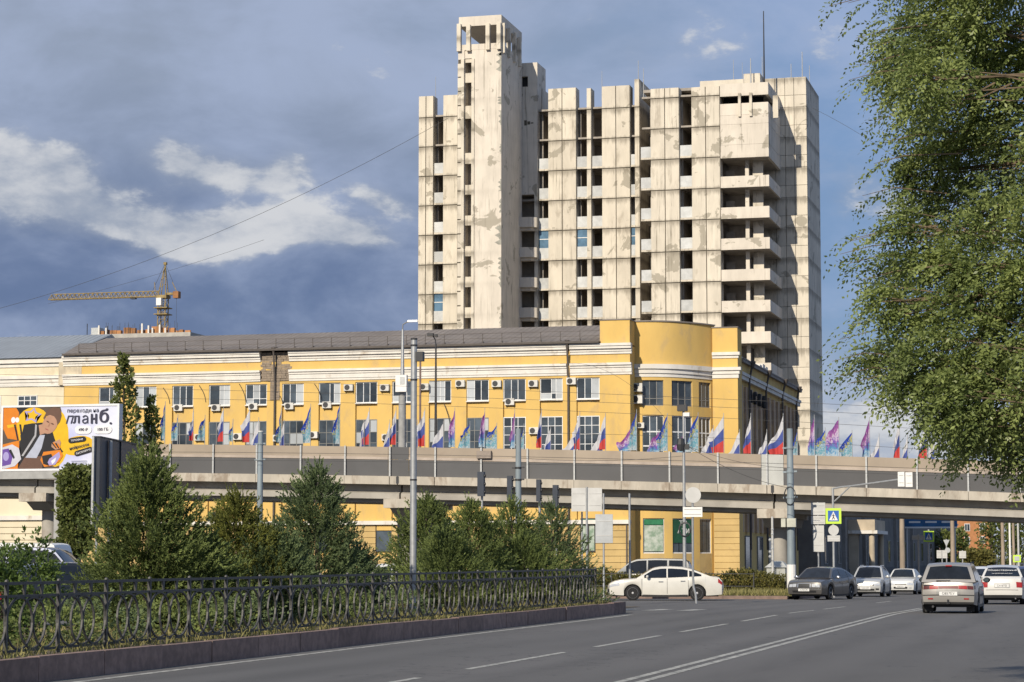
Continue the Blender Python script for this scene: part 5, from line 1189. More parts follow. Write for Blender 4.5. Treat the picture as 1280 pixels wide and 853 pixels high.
    for it in sp.get('wrap', []):                  # lamps that wrap round onto the flank
        nm, sg, ln, v0, v1, m = it
        for s in (-1, 1):
            patch(nm, lambda u, v, s=s: (sg*(h2-.0-ln*u), s*(half(sg*(h2-ln*u), v0+(v1-v0)*v)+.010), zb(sg*(h2-ln*u))+(belt(sg*(h2-ln*u))-zb(sg*(h2-ln*u)))*(v0+(v1-v0)*v)), 4, 3, m)
    for fn in sp.get('extra', []): fn(root)
    return root
def plate_text(sg, L, z, s, bulge=.1):
    def fn(root):
        x = sg*(L/2+bulge+.022); o = MB().box(x-.006, x+.006, -.26, .26, z-.056, z+.056).obj('number_plate', m_plate, root, local=True)
        t = text_mesh(s, .105, m_trim, None, 'plate_lettering', Matrix.Identity(4), .001)
        t.parent = o; t.matrix_basis = Matrix.Translation((x+sg*.008, 0, z)) @ Matrix.Rotation(sg*math.pi/2, 4, 'Z') @ Matrix.Rotation(math.pi/2, 4, 'X')
    return fn
SEDAN = dict(name='sedan_car', L=4.80, W=1.83, H=1.46, r=.33, xf=1.42, xr=-1.36, belt=[(-2.4, .86), (-2.32, 1.0), (-1.7, 1.04), (0, .965), (1.0, .955), (1.9, .89), (2.28, .81), (2.4, .72)],
             roof=[(-1.98, 1.03), (-1.2, 1.33), (-.75, 1.43), (-.2, 1.46), (.2, 1.45), (.55, 1.39), (1.25, .965)], wind=(.50, 1.22), rear=(-1.90, -1.14), side=[(-1.55, -1.02), (-.96, -.10), (-.04, .92)],
             doors=(-.98, -.07, 1.02), handles=(-.75, .2), mirror=.78)
WAGON = dict(name='station_wagon', L=4.28, W=1.69, H=1.48, r=.295, xf=1.28, xr=-1.21, sill=.24, belt=[(-2.14, .90), (-2.08, .93), (0, .90), (.95, .90), (1.7, .86), (2.05, .77), (2.14, .70)],
             roof=[(-2.08, .93), (-1.78, 1.41), (-1.55, 1.465), (-.8, 1.48), (-.1, 1.47), (.3, 1.40), (1.08, .91)], wind=(.28, 1.04), rear=(-2.03, -1.80), side=[(-1.80, -1.02), (-.95, -.12), (-.06, .78)], rinset=.11,
             doors=(-.98, -.09, .92), handles=(-.78, .12), mirror=.68, hr=.72, hb=.93, bulge=.07)
HATCH = dict(SEDAN, name='hatchback_car', L=4.2, W=1.72, H=1.50, r=.305, xf=1.28, xr=-1.2, belt=[(-2.1, .88), (-2.02, 1.02), (-1.4, 1.05), (0, .96), (.9, .96), (1.6, .92), (1.98, .84), (2.1, .75)],
             roof=[(-1.82, 1.04), (-1.25, 1.36), (-.8, 1.47), (-.3, 1.5), (.1, 1.49), (.45, 1.42), (1.12, .955)], wind=(.42, 1.08), rear=(-1.75, -1.2), side=[(-.95, -.1), (-.04, .82)], doors=(-.97, -.07, .92), handles=(-.75, .15), mirror=.72, hr=.68)
m_grille = mat('grille_dark', (.03, .03, .032), .4, obj=True, scale=30, var=.3)
def hd(dx, dy): return math.atan2(dy, dx)
def build_cars():
    # pale Japanese-style sedan crossing to the left, broadside
    Y = 98.5; p = atY(832, 740, Y)
    s = dict(SEDAN, L=4.85, fit=[('headlamp', 1, .02, .28, .66, .86, m_lamp, 1), ('grille', 1, .30, .70, .62, .80, m_grille), ('lower_grille', 1, .12, .88, .18, .46, m_grille), ('tail_lamp', -1, .02, .22, .68, .9, m_red, 1), ('bumper_insert', 1, .01, .10, .18, .55, m_trim, 1)],
             wrap=[('headlamp', 1, .42, .66, .86, m_lamp), ('tail_lamp', -1, .16, .70, .92, m_red)], hm=m_chrome, extra=[plate_text(1, 4.85, .42, 'В128РУ')])
    make_car('white sedan crossing broadside behind the end of the iron fence', 'car', (p[0], Y, gz(Y)), hd(-math.cos(R(10.9)), -math.sin(R(10.9))), s, paint('pearl_white', (.60, .585, .53), amt=.12))
    # graphite executive sedan turning
    Y = 105.4; p = atY(1029, 740, Y)
    s = dict(SEDAN, L=4.82, belt=[(-2.4, .86), (-2.34, .99), (-1.7, 1.02), (0, .95), (1.0, .94), (1.9, .90), (2.28, .84), (2.4, .78)],
             fit=[('grille', 1, .33, .67, .56, .86, m_grille), ('grille_surround', 1, .30, .33, .56, .88, m_chrome, 1), ('grille_surround', 1, .33, .67, .86, .90, m_chrome), ('headlamp', 1, .05, .155, .60, .84, m_lamp, 1), ('headlamp', 1, .165, .265, .60, .86, m_lamp, 1), ('lower_grille', 1, .15, .85, .14, .30, m_grille), ('bumper_strip', 1, .02, .34, .38, .43, m_chrome, 1), ('bumper_strip', 1, .66, .98, .38, .43, m_chrome), ('tail_lamp', -1, .02, .25, .6, .86, m_red, 1)],
             mm=m_chrome, extra=[plate_text(1, 4.82, .46, 'А705ОК')])
    make_car('dark grey sedan with chrome grille turning beside the hedge', 'car', (p[0], Y, gz(Y)), hd(-math.sin(R(13)), -math.cos(R(13))), s, paint('graphite', (.12, .115, .11), metal=.5, rough=.28, amt=.2))
    Y = 119.8; p = atY(1089, 742, Y)
    s = dict(HATCH, H=1.56, r=.325, name='crossover_car', roof=[(x, z+.06 if z > 1.1 else z) for x, z in HATCH['roof']], fit=[('grille', 1, .22, .78, .60, .82, m_grille), ('headlamp', 1, .02, .22, .66, .88, m_lamp, 1), ('chrome_bar', 1, .25, .75, .70, .73, m_chrome), ('lower_grille', 1, .20, .80, .14, .30, m_grille), ('fog_lamp', 1, .05, .16, .2, .36, m_trim, 1), ('chrome_bar', 1, .15, .85, .06, .10, m_chrome)], wrap=[('headlamp', 1, .35, .66, .86, m_lamp)],
             extra=[plate_text(1, 4.2, .46, 'Е341МК'), lambda r: [MB().tube([(-1.3, y, 1.52), (-1.1, y, 1.60), (.1, y, 1.60), (.3, y, 1.53)], .02, 5).obj('roof_rail', m_chrome, r, local=True) for y in (-.52, .52)]])
    make_car('silver oncoming crossover with roof rails behind the dark grey sedan', 'car', (p[0], Y, gz(Y)), hd(-.03, -1), s, paint('pale_silver', (.52, .52, .50), metal=.35, amt=.15))
    Y = 134.5; p = atY(1131, 740, Y)
    s = dict(SEDAN, L=4.37, W=1.70, H=1.47, r=.305, xf=1.30, xr=-1.27, belt=[(x*.92, z) for x, z in SEDAN['belt']], roof=[(x*.92, z) for x, z in SEDAN['roof']], wind=(.46, 1.12), rear=(-1.75, -1.05), fit=[('grille', 1, .28, .72, .60, .72, m_grille), ('headlamp', 1, .03, .25, .60, .86, m_lamp, 1), ('lower_grille', 1, .24, .76, .16, .36, m_grille), ('fog_lamp', 1, .08, .18, .2, .32, m_lamp, 1)], wrap=[('headlamp', 1, .3, .66, .86, m_lamp)], extra=[plate_text(1, 4.37, .47, 'К052ХА')])
    make_car('small white oncoming sedan behind the silver crossover', 'car', (p[0], Y, gz(Y)), hd(-.02, -1), s, paint('white', (.60, .60, .58), amt=.12))
    # silver wagon driving away
    Y = 68.3+2.14; x = atY(1186, 767, 68.3)[0]; fitw = [('tail_lamp', -1, .13, .30, .70, .86, m_red, 1), ('tail_lamp_outer', -1, .01, .125, .70, .86, m_amb, 1), ('reflector_panel', -1, .305, .695, .71, .85, mat('reflector_panel_red', (.16, .012, .014), .3, obj=True)), ('bumper_upper', -1, .0, 1., .40, .44, m_trim), ('plate_recess', -1, .27, .73, .44, .69, mat('plate_recess', (.30, .30, .29), .4, obj=True, metal=.4)), ('fog_reflector', -1, .10, .20, .22, .28, m_red, 1), ('lower_valance', -1, .0, 1, .0, .10, m_trim)]
    def wag(r):
        MB().box(-2.34, -2.1, -.04, .04, .30, .35).cyl((-2.34, 0, .33), (-2.34, 0, .43), .03, n=8).obj('tow_hitch', m_dark, r, local=True)
        MB().cyl((-2.22, .45, .22), (-1.9, .45, .22), .035, n=8).obj('exhaust_pipe', m_dark, r, local=True)
        MB().box(-2.165, -2.14, -.3, .3, 1.375, 1.40).obj('high_stop_lamp', m_red, r, local=True) if False else MB().box(-1.86, -1.80, -.09, .09, 1.395, 1.425).obj('high_stop_lamp', m_red, r, local=True)
        MB().box(-2.10, -2.06, -.05, .35, .965, .985).obj('rear_wiper', m_trim, r, local=True)
        MB().box(-2.19, -2.15, .42, .72, .835, .855).obj('badge_script', m_trim, r, local=True)
        for y in (-.62, .62): MB().tube([(-1.5, y, 1.45), (-1.35, y, 1.51), (-.1, y, 1.51), (.05, y, 1.46)], .016, 5).obj('roof_rail', m_trim, r, local=True)
        for y in (-.60, .60): MB().box(-1.68, -1.66, y-.12, y+.12, .06, .32).obj('mud_flap', m_trim, r, local=True)
    s = dict(WAGON, fit=fitw, wrap=[('tail_lamp_outer', -1, .2, .70, .86, m_amb)], mm=m_trim, hm=m_trim, rub=True, extra=[plate_text(-1, 4.28, .60, 'О857ЕУ', .07), wag])
    make_car('silver station wagon with a red tail lamp band driving away', 'car', (x, Y, gz(Y)), math.pi/2, s, paint('dusty_silver', (.34, .325, .30), metal=.45, rough=.35, amt=.4))
    # white saloon ahead with window sticker
    Y = 90.+2.13; x = atY(1251.5, 752, 90.)[0]
    def gran(r):
        for i, (t, z, sz) in enumerate((('Общественный', 1.28, .15), ('мы работаем для вас', 1.16, .075))): 
            o = text_mesh(t, sz, m_white, None, 'window_lettering', Matrix.Identity(4), .001); o.parent = r
            xx = -1.43 if i == 0 else -1.63
            o.matrix_basis = Matrix.Translation((xx, 0, z+.045)) @ Matrix.Rotation(-math.pi/2, 4, 'Z') @ Matrix.Rotation(R(31), 4, 'X')
        MB().tube([(-2.15, -.5, .26), (-2.25, -.5, .25)], .03, 7).obj('exhaust_pipe', m_chrome, r, local=True)
    s = dict(HATCH, name='sedan_car', L=4.26, roof=[(-1.78, 1.06), (-1.22, 1.40), (-.8, 1.47), (-.3, 1.5), (.1, 1.49), (.45, 1.42), (1.12, .955)], belt=[(-2.13, .95), (-2.06, 1.06), (-1.4, 1.05), (0, .96), (.9, .95), (1.6, .86), (2.0, .74), (2.13, .62)], rear=(-1.74, -1.20), fit=[('tail_lamp', -1, .0, .14, .58, .88, m_red, 1), ('plate_recess', -1, .30, .70, .56, .80, mat('plate_recess_white', (.45, .45, .43), .5, obj=True)), ('lower_valance', -1, .0, 1, .0, .16, m_trim), ('boot_seam', -1, .1, .9, .43, .445, m_trim)],
             wrap=[('tail_lamp', -1, .22, .58, .88, m_red)], extra=[plate_text(-1, 4.26, .73, 'С418ТВ'), gran])
    make_car('white sedan with lettering on its rear window, ahead of the silver wagon', 'car', (x, Y, gz(Y)), math.pi/2+.02, s, paint('taxi_white', (.60, .59, .555), amt=.18))
    Y = 108; x = atY(1229, 740, Y)[0]
    s = dict(HATCH, fit=[('tail_lamp', -1, .0, .15, .6, .9, m_red, 1), ('plate_recess', -1, .32, .68, .5, .7, m_plate), ('lower_valance', -1, 0, 1, 0, .16, m_trim)])
    make_car('white hatchback mostly hidden behind the lettered white sedan', 'car', (x, Y, gz(Y)), math.pi/2, s, paint('cool_white', (.70, .71, .71), amt=.1))
    Y = 99; x = atY(1291, 745, Y)[0]
    make_car('dark blue hatchback beside the lettered white sedan', 'car', (x, Y, gz(Y)), math.pi/2, s, paint('dark_blue', (.02, .03, .10), metal=.3, amt=.1))
    # parked behind the median on the left
    s = dict(HATCH, fit=[('tail_lamp', -1, .0, .16, .60, .88, m_red, 1), ('plate_recess', -1, .32, .68, .5, .7, m_plate), ('lower_valance', -1, 0, 1, 0, .16, m_trim)], wrap=[('tail_lamp', -1, .2, .6, .88, m_red)])
    Y = 50.5; x = atY(84, 745, Y)[0]; make_car('black hatchback with red tail lamps behind the iron fence and big juniper', 'car', (x, Y, 0), math.pi/2-R(38), s, paint('black', (.018, .02, .024), rough=.2, amt=.1))
    suv = dict(HATCH, name='suv_car', L=4.7, W=1.86, H=1.95, r=.36, xf=1.42, xr=-1.38, sill=.34, belt=[(-2.35, 1.0), (-2.3, 1.14), (0, 1.14), (1.0, 1.14), (1.9, 1.1), (2.25, 1.02), (2.35, .9)], roof=[(-2.28, 1.14), (-2.0, 1.78), (-1.7, 1.93), (-.6, 1.95), (.2, 1.93), (.5, 1.84), (1.15, 1.15)], wind=(.48, 1.1), rear=(-2.22, -2.0), side=[(-1.95, -1.1), (-1.0, -.1), (-.04, .85)], doors=(-1.05, -.07, .95), handles=(-.8, .15), mirror=.8, hr=.76, hb=.93, fit=s['fit'])
    Y = 68; x = atY(58, 720, Y)[0]; make_car('dark blue off-road car parked behind the black hatchback', 'car', (x, Y, gz(Y)), R(8), suv, paint('navy', (.02, .028, .06), metal=.3, amt=.1))
    Y = 74; x = atY(484, 720, Y)[0]; sd2 = dict(SEDAN, fit=[('headlamp', 1, .02, .25, .62, .86, m_lamp, 1), ('grille', 1, .3, .7, .5, .78, m_grille), ('lower_grille', 1, .2, .8, .15, .35, m_grille)])
    make_car('white sedan half hidden between the junipers, beside the tall steel pole', 'car', (x, Y, gz(Y)), R(205), sd2, paint('white', (.72, .72, .70)))
    Y = 124; x = atY(812, 720, Y)[0]; van = dict(suv, name='minivan_car', L=4.9, H=1.98, roof=[(-2.38, 1.15), (-2.2, 1.8), (-1.9, 1.95), (-.4, 1.98), (.6, 1.94), (1.0, 1.8), (1.75, 1.2)], belt=[(-2.45, 1.0), (-2.4, 1.16), (0, 1.16), (1.6, 1.15), (2.2, 1.0), (2.45, .7)], wind=(.98, 1.7), side=[(-2.05, -1.15), (-1.05, .0), (.08, 1.2)], mirror=1.25)
    make_car('dark minivan parked behind the white broadside sedan and low hedge', 'car', (x, Y, gz(Y)), R(185), van, paint('dark_grey', (.07, .075, .08), metal=.4))
    lor = dict(van, name='white_van', L=5.6, W=2.0, H=2.45, r=.35, xf=1.75, xr=-1.7, belt=[(-2.8, 1.2), (-2.75, 1.35), (0, 1.35), (1.9, 1.32), (2.5, 1.05), (2.8, .75)], roof=[(-2.76, 1.35), (-2.7, 2.3), (-2.5, 2.43), (0, 2.45), (1.0, 2.43), (1.3, 2.3), (2.15, 1.35)], wind=(1.3, 2.05), rear=(-2.75, -2.70), side=[(.35, 1.55)], doors=(-.3, .3, 1.6), handles=(.5,), mirror=1.7, hr=.86, hb=.96)
    Y = 86; x = atY(2, 715, Y)[0]; make_car('long white van behind the dark blue off-road car', 'van', (x, Y, gz(Y)-.1), R(184), lor, paint('van_white', (.70, .70, .68), amt=.15))
build_cars()
# ------------------------------------------------------------------ vegetation
def unit(v): return v/np.maximum(np.linalg.norm(v, axis=-1, keepdims=True), 1e-9)
def blades(P, D, Nn, ln, w, fold=.0):
    """leaf quads: base point P, direction D, approximate normal Nn, length ln, width w (arrays)"""
    D = unit(D); S = unit(np.cross(D, Nn)); ln = np.asarray(ln)[:, None]; w = np.asarray(w)[:, None]
    U = unit(np.cross(S, D))
    return np.stack([P, P+D*ln*.45+S*w*.5+U*w*fold, P+D*ln, P+D*ln*.45-S*w*.5+U*w*fold], 1)
def plumes(C, D, L, nb, bl, bw, rg, droop=0., spread=.9):
    n = len(C); D = unit(D)
    t = rg.random((n, nb)); t = np.sort(t, 1)
    side = unit(rg.normal(size=(n, nb, 3)))
    ax = D[:, None, :]*np.ones((1, nb, 1)); ax[..., 2] -= droop*t
    P = C[:, None, :]+ax*(t*L[:, None])[..., None]
    d = unit(ax+side*spread*(1-.35*t)[..., None])
    nn = unit(rg.normal(size=(n, nb, 3))+np.array([0, -.6, .8]))
    sz = rg.uniform(.7, 1.3, (n, nb))
    return blades(P.reshape(-1, 3), d.reshape(-1, 3), nn.reshape(-1, 3), (bl*sz).reshape(-1), (bw*sz).reshape(-1))
lm_jun = [leafmat('juniper_olive', (.060, .088, .028), (.235, .285, .085), .7, .3), leafmat('juniper_blue', (.056, .088, .042), (.20, .255, .105), .7, .3), leafmat('juniper_bronze', (.075, .088, .022), (.265, .275, .062), .7, .3)]
lm_elm = leafmat('elm_leaf', (.075, .112, .034), (.36, .42, .14), .38, .42); lm_pop = leafmat('poplar_leaf', (.060, .085, .024), (.24, .27, .08), .4, .4)
lm_weed = leafmat('weed_leaf', (.10, .115, .035), (.36, .31, .13), .8, .25); lm_hedge = leafmat('hedge_leaf', (.07, .08, .022), (.24, .21, .06), .7, .25); lm_bush = leafmat('bush_leaf', (.045, .085, .018), (.14, .20, .05), .5, .35)
m_bark = mat('bark', (.12, .09, .065), .95, scale=6, var=.25, stretch=(1, 1, .25), bump=.8)
BEDZ = .31
def on_line(px, X): return X/xY(px, 1.0, 690)      # Y at which the ray through px meets the plane x = X
def juniper(label, px, ytop, wpx, X, mi, seed, n=1500, Y=None, sharp=.56, base=None):
    rg = np.random.default_rng(seed); Y = on_line(px, X) if Y is None else Y; base = (BEDZ if Y < 65.3 else gz(Y)+.01) if base is None else base
    c = atY(px, ytop, Y); top = c[2]; Hh = top-base; k = FPX/(Y*1.03); Rm = wpx*.70/k; x = c[0]
    root = thing('juniper_tree', label, 'tree', (x, Y, base), 'junipers in the median bed')
    MB().tube([(x, Y, base-.05), (x+.03, Y, base+Hh*.35), (x-.02, Y, base+Hh*.93)], [.09, .06, .012], 7).obj('trunk', m_bark, root)
    n = int(n*1.2); t = rg.beta(1.05, 1.6, n); a = rg.uniform(0, 2*math.pi, n)
    lob = .74+.20*np.sin(a*3+seed)+.18*np.sin(a*5+t*9+seed*2)+.22*np.sin(t*19+a*2+seed)
    rad = Rm*np.clip((1-t)**sharp, .03, 1)*np.where(t < .10, .72+2.8*t, 1.)*lob
    rr = rad*np.sqrt(rg.uniform(.10, 1.0, n))
    C = np.stack([x+rr*np.cos(a), Y+rr*np.sin(a), base+.05+t*Hh*.95], 1)
    D = np.stack([np.cos(a), np.sin(a), .25+1.0*t+.3*rg.normal(size=n)], 1)+.35*rg.normal(size=(n, 3))
    L = rg.uniform(.22, .50, n)*(1-.35*t)
    V = plumes(C, D, L, 34, .060, .022, rg, -.15, .85)
    tip = 26                                             # loose leaders at the top
    C2 = np.stack([x+rg.normal(0, .05, tip), Y+rg.normal(0, .05, tip), base+Hh*rg.uniform(.82, .96, tip)], 1); D2 = np.stack([rg.normal(0, .25, tip), rg.normal(0, .25, tip), np.ones(tip)], 1)
    V2 = plumes(C2, D2, rg.uniform(.2, .4, tip), 24, .07, .024, rg, -.2, .5)
    quadcloud('crown', np.concatenate([V, V2]), lm_jun[mi], root)
def build_junipers():
    J = [('tall broad olive juniper in front of the navy display', 186, 566, 158, -17.2, 0, 1, 2500), ('short bronze-green juniper between the two tall junipers', 296, 620, 118, -17.4, 2, 2, 1700), ('tall blue-green juniper with a thin leader, beside the bronze one', 396, 583, 130, -17.6, 1, 3, 2200),
         ('low olive juniper just behind the tall steel pole', 533, 622, 105, -17.8, 0, 4, 1600), ('dense low juniper in the middle of the close row', 588, 630, 110, -17.2, 0, 5, 1600), ('bushy juniper in the row beside the blue-grey pole', 640, 628, 112, -16.9, 0, 6, 1600), ('last juniper of the close row, next to the twin square signs', 690, 632, 100, -16.6, 1, 7, 1500),
         ('low spreading juniper filling the gap at the foot of the bronze one', 250, 672, 130, -16.6, 0, 8, 1200), ('low juniper at the foot of the blue-green juniper', 345, 668, 120, -16.6, 1, 9, 1200), ('rounded low juniper beside the white car behind the bed', 448, 690, 60, -17.4, 1, 10, 700), ('dark low juniper by the end of the fence', 560, 664, 110, -16.3, 0, 12, 1100), ('spreading dark juniper below the close row', 655, 672, 120, -16.2, 0, 13, 1100)]
    for l, px, yt, w, X, mi, sd, n in J: juniper(l, px, yt, w, X, mi, sd, n)
build_junipers()
def leafy(name, label, cat, stems, n, leaf, lw, lm, x, Y, base, shape, seed, group=None, nb=10, tw=.35, trunk=None, bark=True):
    """generic broadleaf plant: shape(rg,n) -> centres and outward directions of twigs"""
    rg = np.random.default_rng(seed); root = thing(name, label, cat, (x, Y, base), group)
    C, D = shape(rg, n); V = plumes(C, D, rg.uniform(.6, 1.2, n)*tw, nb, leaf, lw, rg, .35, 1.0)
    if trunk: MB().tube(*trunk, 8).obj('trunk', m_bark, root)
    quadcloud('crown', V, lm, root); return root
def build_plants():
    # columnar poplars behind the billboard
    def col(px, y0, y1, wpx, Y, seed, lean=0, flat=False):
        z1, z0 = zY(px, y0, Y), zY(px, y1, Y); k = FPX/(Y*1.04); x = xY(px, Y, 600); Rm = wpx/2/k
        def f(rg, n):
            t = rg.random(n)**.85; a = rg.uniform(0, 6.283, n); prof = np.clip(np.sin(np.clip(t*1.02+.05, 0, 1)*math.pi)**.45*(1-.55*t), .06, 1)*(1+.42*np.sin(t*23+a*2)+.2*np.sin(t*51+a))
            if flat: prof = .82+.22*np.sin(t*19+a*3)-.25*(t > .93)-.5*(t < .08)
            rr = Rm*prof*np.sqrt(rg.uniform(.2, 1, n)); return np.stack([x+lean*t+rr*np.cos(a), Y+rr*np.sin(a), z0+(z1-z0)*t], 1), np.stack([np.cos(a)*.5, np.sin(a)*.5, np.ones(n)], 1)
        return x, f, z1
    for px, y0, y1, w, Y, sd, lean, lab in [(160, 447, 640, 54, 117, 21, -.4, 'tall narrow poplar rising behind the right end of the billboard'), (96, 588, 700, 46, 106.5, 22, 0, 'dense leafy column of poplar growing under the billboard'), (192, 500, 640, 30, 119, 23, -.2, 'slim loose poplar beside the tall narrow poplar')]:
        x, f, z1 = col(px, y0, y1, w, Y, sd, lean, sd == 22); b = gz(Y)
        leafy('poplar_tree', lab, 'tree', None, 620 if sd == 21 else 1300 if sd == 22 else 300, .16, .12, lm_pop, x, Y, b, f, sd, 'poplars by the billboard', 9, .5, ([(x, Y, b-.1), (x+lean*.5, Y, (b+z1)/2), (x+lean, Y, z1-.3)], [.16, .1, .02]))
    # pale broadleaf bush at the left edge and low shrubs
    def ball(cx, cy, cz, r, rz):
        def f(rg, n):
            d = unit(rg.normal(size=(n, 3))); q = rg.uniform(.3, 1, n)[:, None]**.5*(1+.25*np.sin(d[:, :1]*7)); return np.array([cx, cy, cz])+d*q*np.array([r, r, rz]), d+np.array([0, 0, .6])
        return f
    for px, yt, w, X, sd, lab in [(36, 680, 70, -17.0, 31, 'light green broadleaf bush behind the fence at the black hatchback'), (4, 702, 50, -16.4, 32, 'darker green bush behind the fence beside the light green bush')]:
        Y = on_line(px, X); x = X; z1 = zY(px, yt, Y); h = z1-BEDZ
        leafy('garden_bush', lab, 'bush', None, 330, .075, .035, lm_bush, x, Y, BEDZ, ball(x, Y, BEDZ+h*.52, w/2/(FPX/Y/1.03), h*.5), sd, 'bushes in the median bed', 12, .3, ([(x, Y, BEDZ-.05), (x, Y, BEDZ+h*.7)], [.03, .01]))
    rg = np.random.default_rng(5)
    for i, (px, X, hgt) in enumerate([(60, -15.2, .55), (130, -15.3, .6), (215, -15.2, .5), (300, -15.2, .55), (420, -15.3, .6), (500, -15.3, .5)]):
        Y = on_line(px, X); leafy('low_shrub', 'low dark shrub in the bed, '+ORD[i]+' behind the fence counted from the black hatchback end', 'bush', None, 200, .06, .03, lm_jun[i % 2], X, Y, BEDZ, ball(X, Y, BEDZ+hgt*.5, .75, hgt*.55), 40+i, 'low shrubs behind the fence', 12, .25)
    # grass and weeds of the median bed
    n = 26000; P = np.stack([rg.uniform(-19.0, -13.92, n), rg.uniform(22, 65, n), np.full(n, BEDZ-.02)], 1)
    keep = rg.random(n) < np.where(P[:, 0] > -15.4, 1., .45); P = P[keep]; n = len(P)
    D = np.stack([rg.normal(0, .45, n), rg.normal(0, .45, n), np.ones(n)], 1); cl = .5+.5*np.sin(P[:, 1]*2.3)*np.sin(P[:, 1]*.9+P[:, 0]*1.7)
    V = blades(P, D, rg.normal(size=(n, 3)), rg.uniform(.06, .24, n)*(.45+.8*cl), rg.uniform(.012, .03, n)); o = quadcloud('median_grass', V, lm_weed); stuff(o); o['label'] = 'dry grass and weeds of the median bed behind the fence'; o['category'] = 'grass'
    n = 15000; P = np.stack([rg.uniform(-40, -14.4, n), rg.uniform(106.05, 111, n), np.zeros(n)], 1); P[:, 2] = [gz(y)+.12 for y in P[:, 1]]
    D = np.stack([rg.normal(0, .4, n), rg.normal(0, .4, n), np.ones(n)], 1); V = blades(P, D, rg.normal(size=(n, 3)), rg.uniform(.1, .45, n), rg.uniform(.03, .06, n)); o = quadcloud('island_grass', V, lm_weed); stuff(o); o['label'] = 'dry yellowish grass of the traffic island before the hedge'; o['category'] = 'grass'
    # clipped hedge on the island
    xa, xb = -38., xY(983, 113, 720); root = thing('clipped_hedge', 'long low clipped hedge on the island behind the white sedan', 'hedge', ((xa+xb)/2, 113, gz(113)))
    n = 5200; C = np.stack([rg.uniform(xa, xb, n), rg.uniform(112, 114, n), np.zeros(n)], 1); t = rg.random(n)**.7; C[:, 2] = gz(113)+.15+t*(.95+.14*np.sin(C[:, 0]*1.7)); C[:, 1] = np.where(rg.random(n) < .6, 112+.2*rg.random(n), C[:, 1])
    V = plumes(C, np.stack([rg.normal(0, .5, n), -.5+rg.normal(0, .4, n), np.ones(n)], 1), rg.uniform(.15, .35, n), 12, .09, .05, rg, .1, 1.); quadcloud('foliage', V, lm_hedge, root)
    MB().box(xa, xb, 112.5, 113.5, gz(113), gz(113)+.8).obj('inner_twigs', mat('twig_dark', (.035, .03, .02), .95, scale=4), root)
    # low metal rail fence in front of it
    Y = 110.6; b = gz(Y)+.12; root = thing('low_rail_fence', 'low thin dark metal rail fence in front of the clipped hedge', 'fence', (-26, Y, b)); xs = np.arange(-38, xY(990, Y, 720), 2.35)
    for h in (.42, 1.02): MB().box(xs[0], xs[-1], Y-.015, Y+.015, b+h, b+h+.035).obj('rail', m_dark, root)
    for x in xs: MB().box(x-.025, x+.025, Y-.02, Y+.02, b-.05, b+1.1).obj('post', m_dark, root)
build_plants()
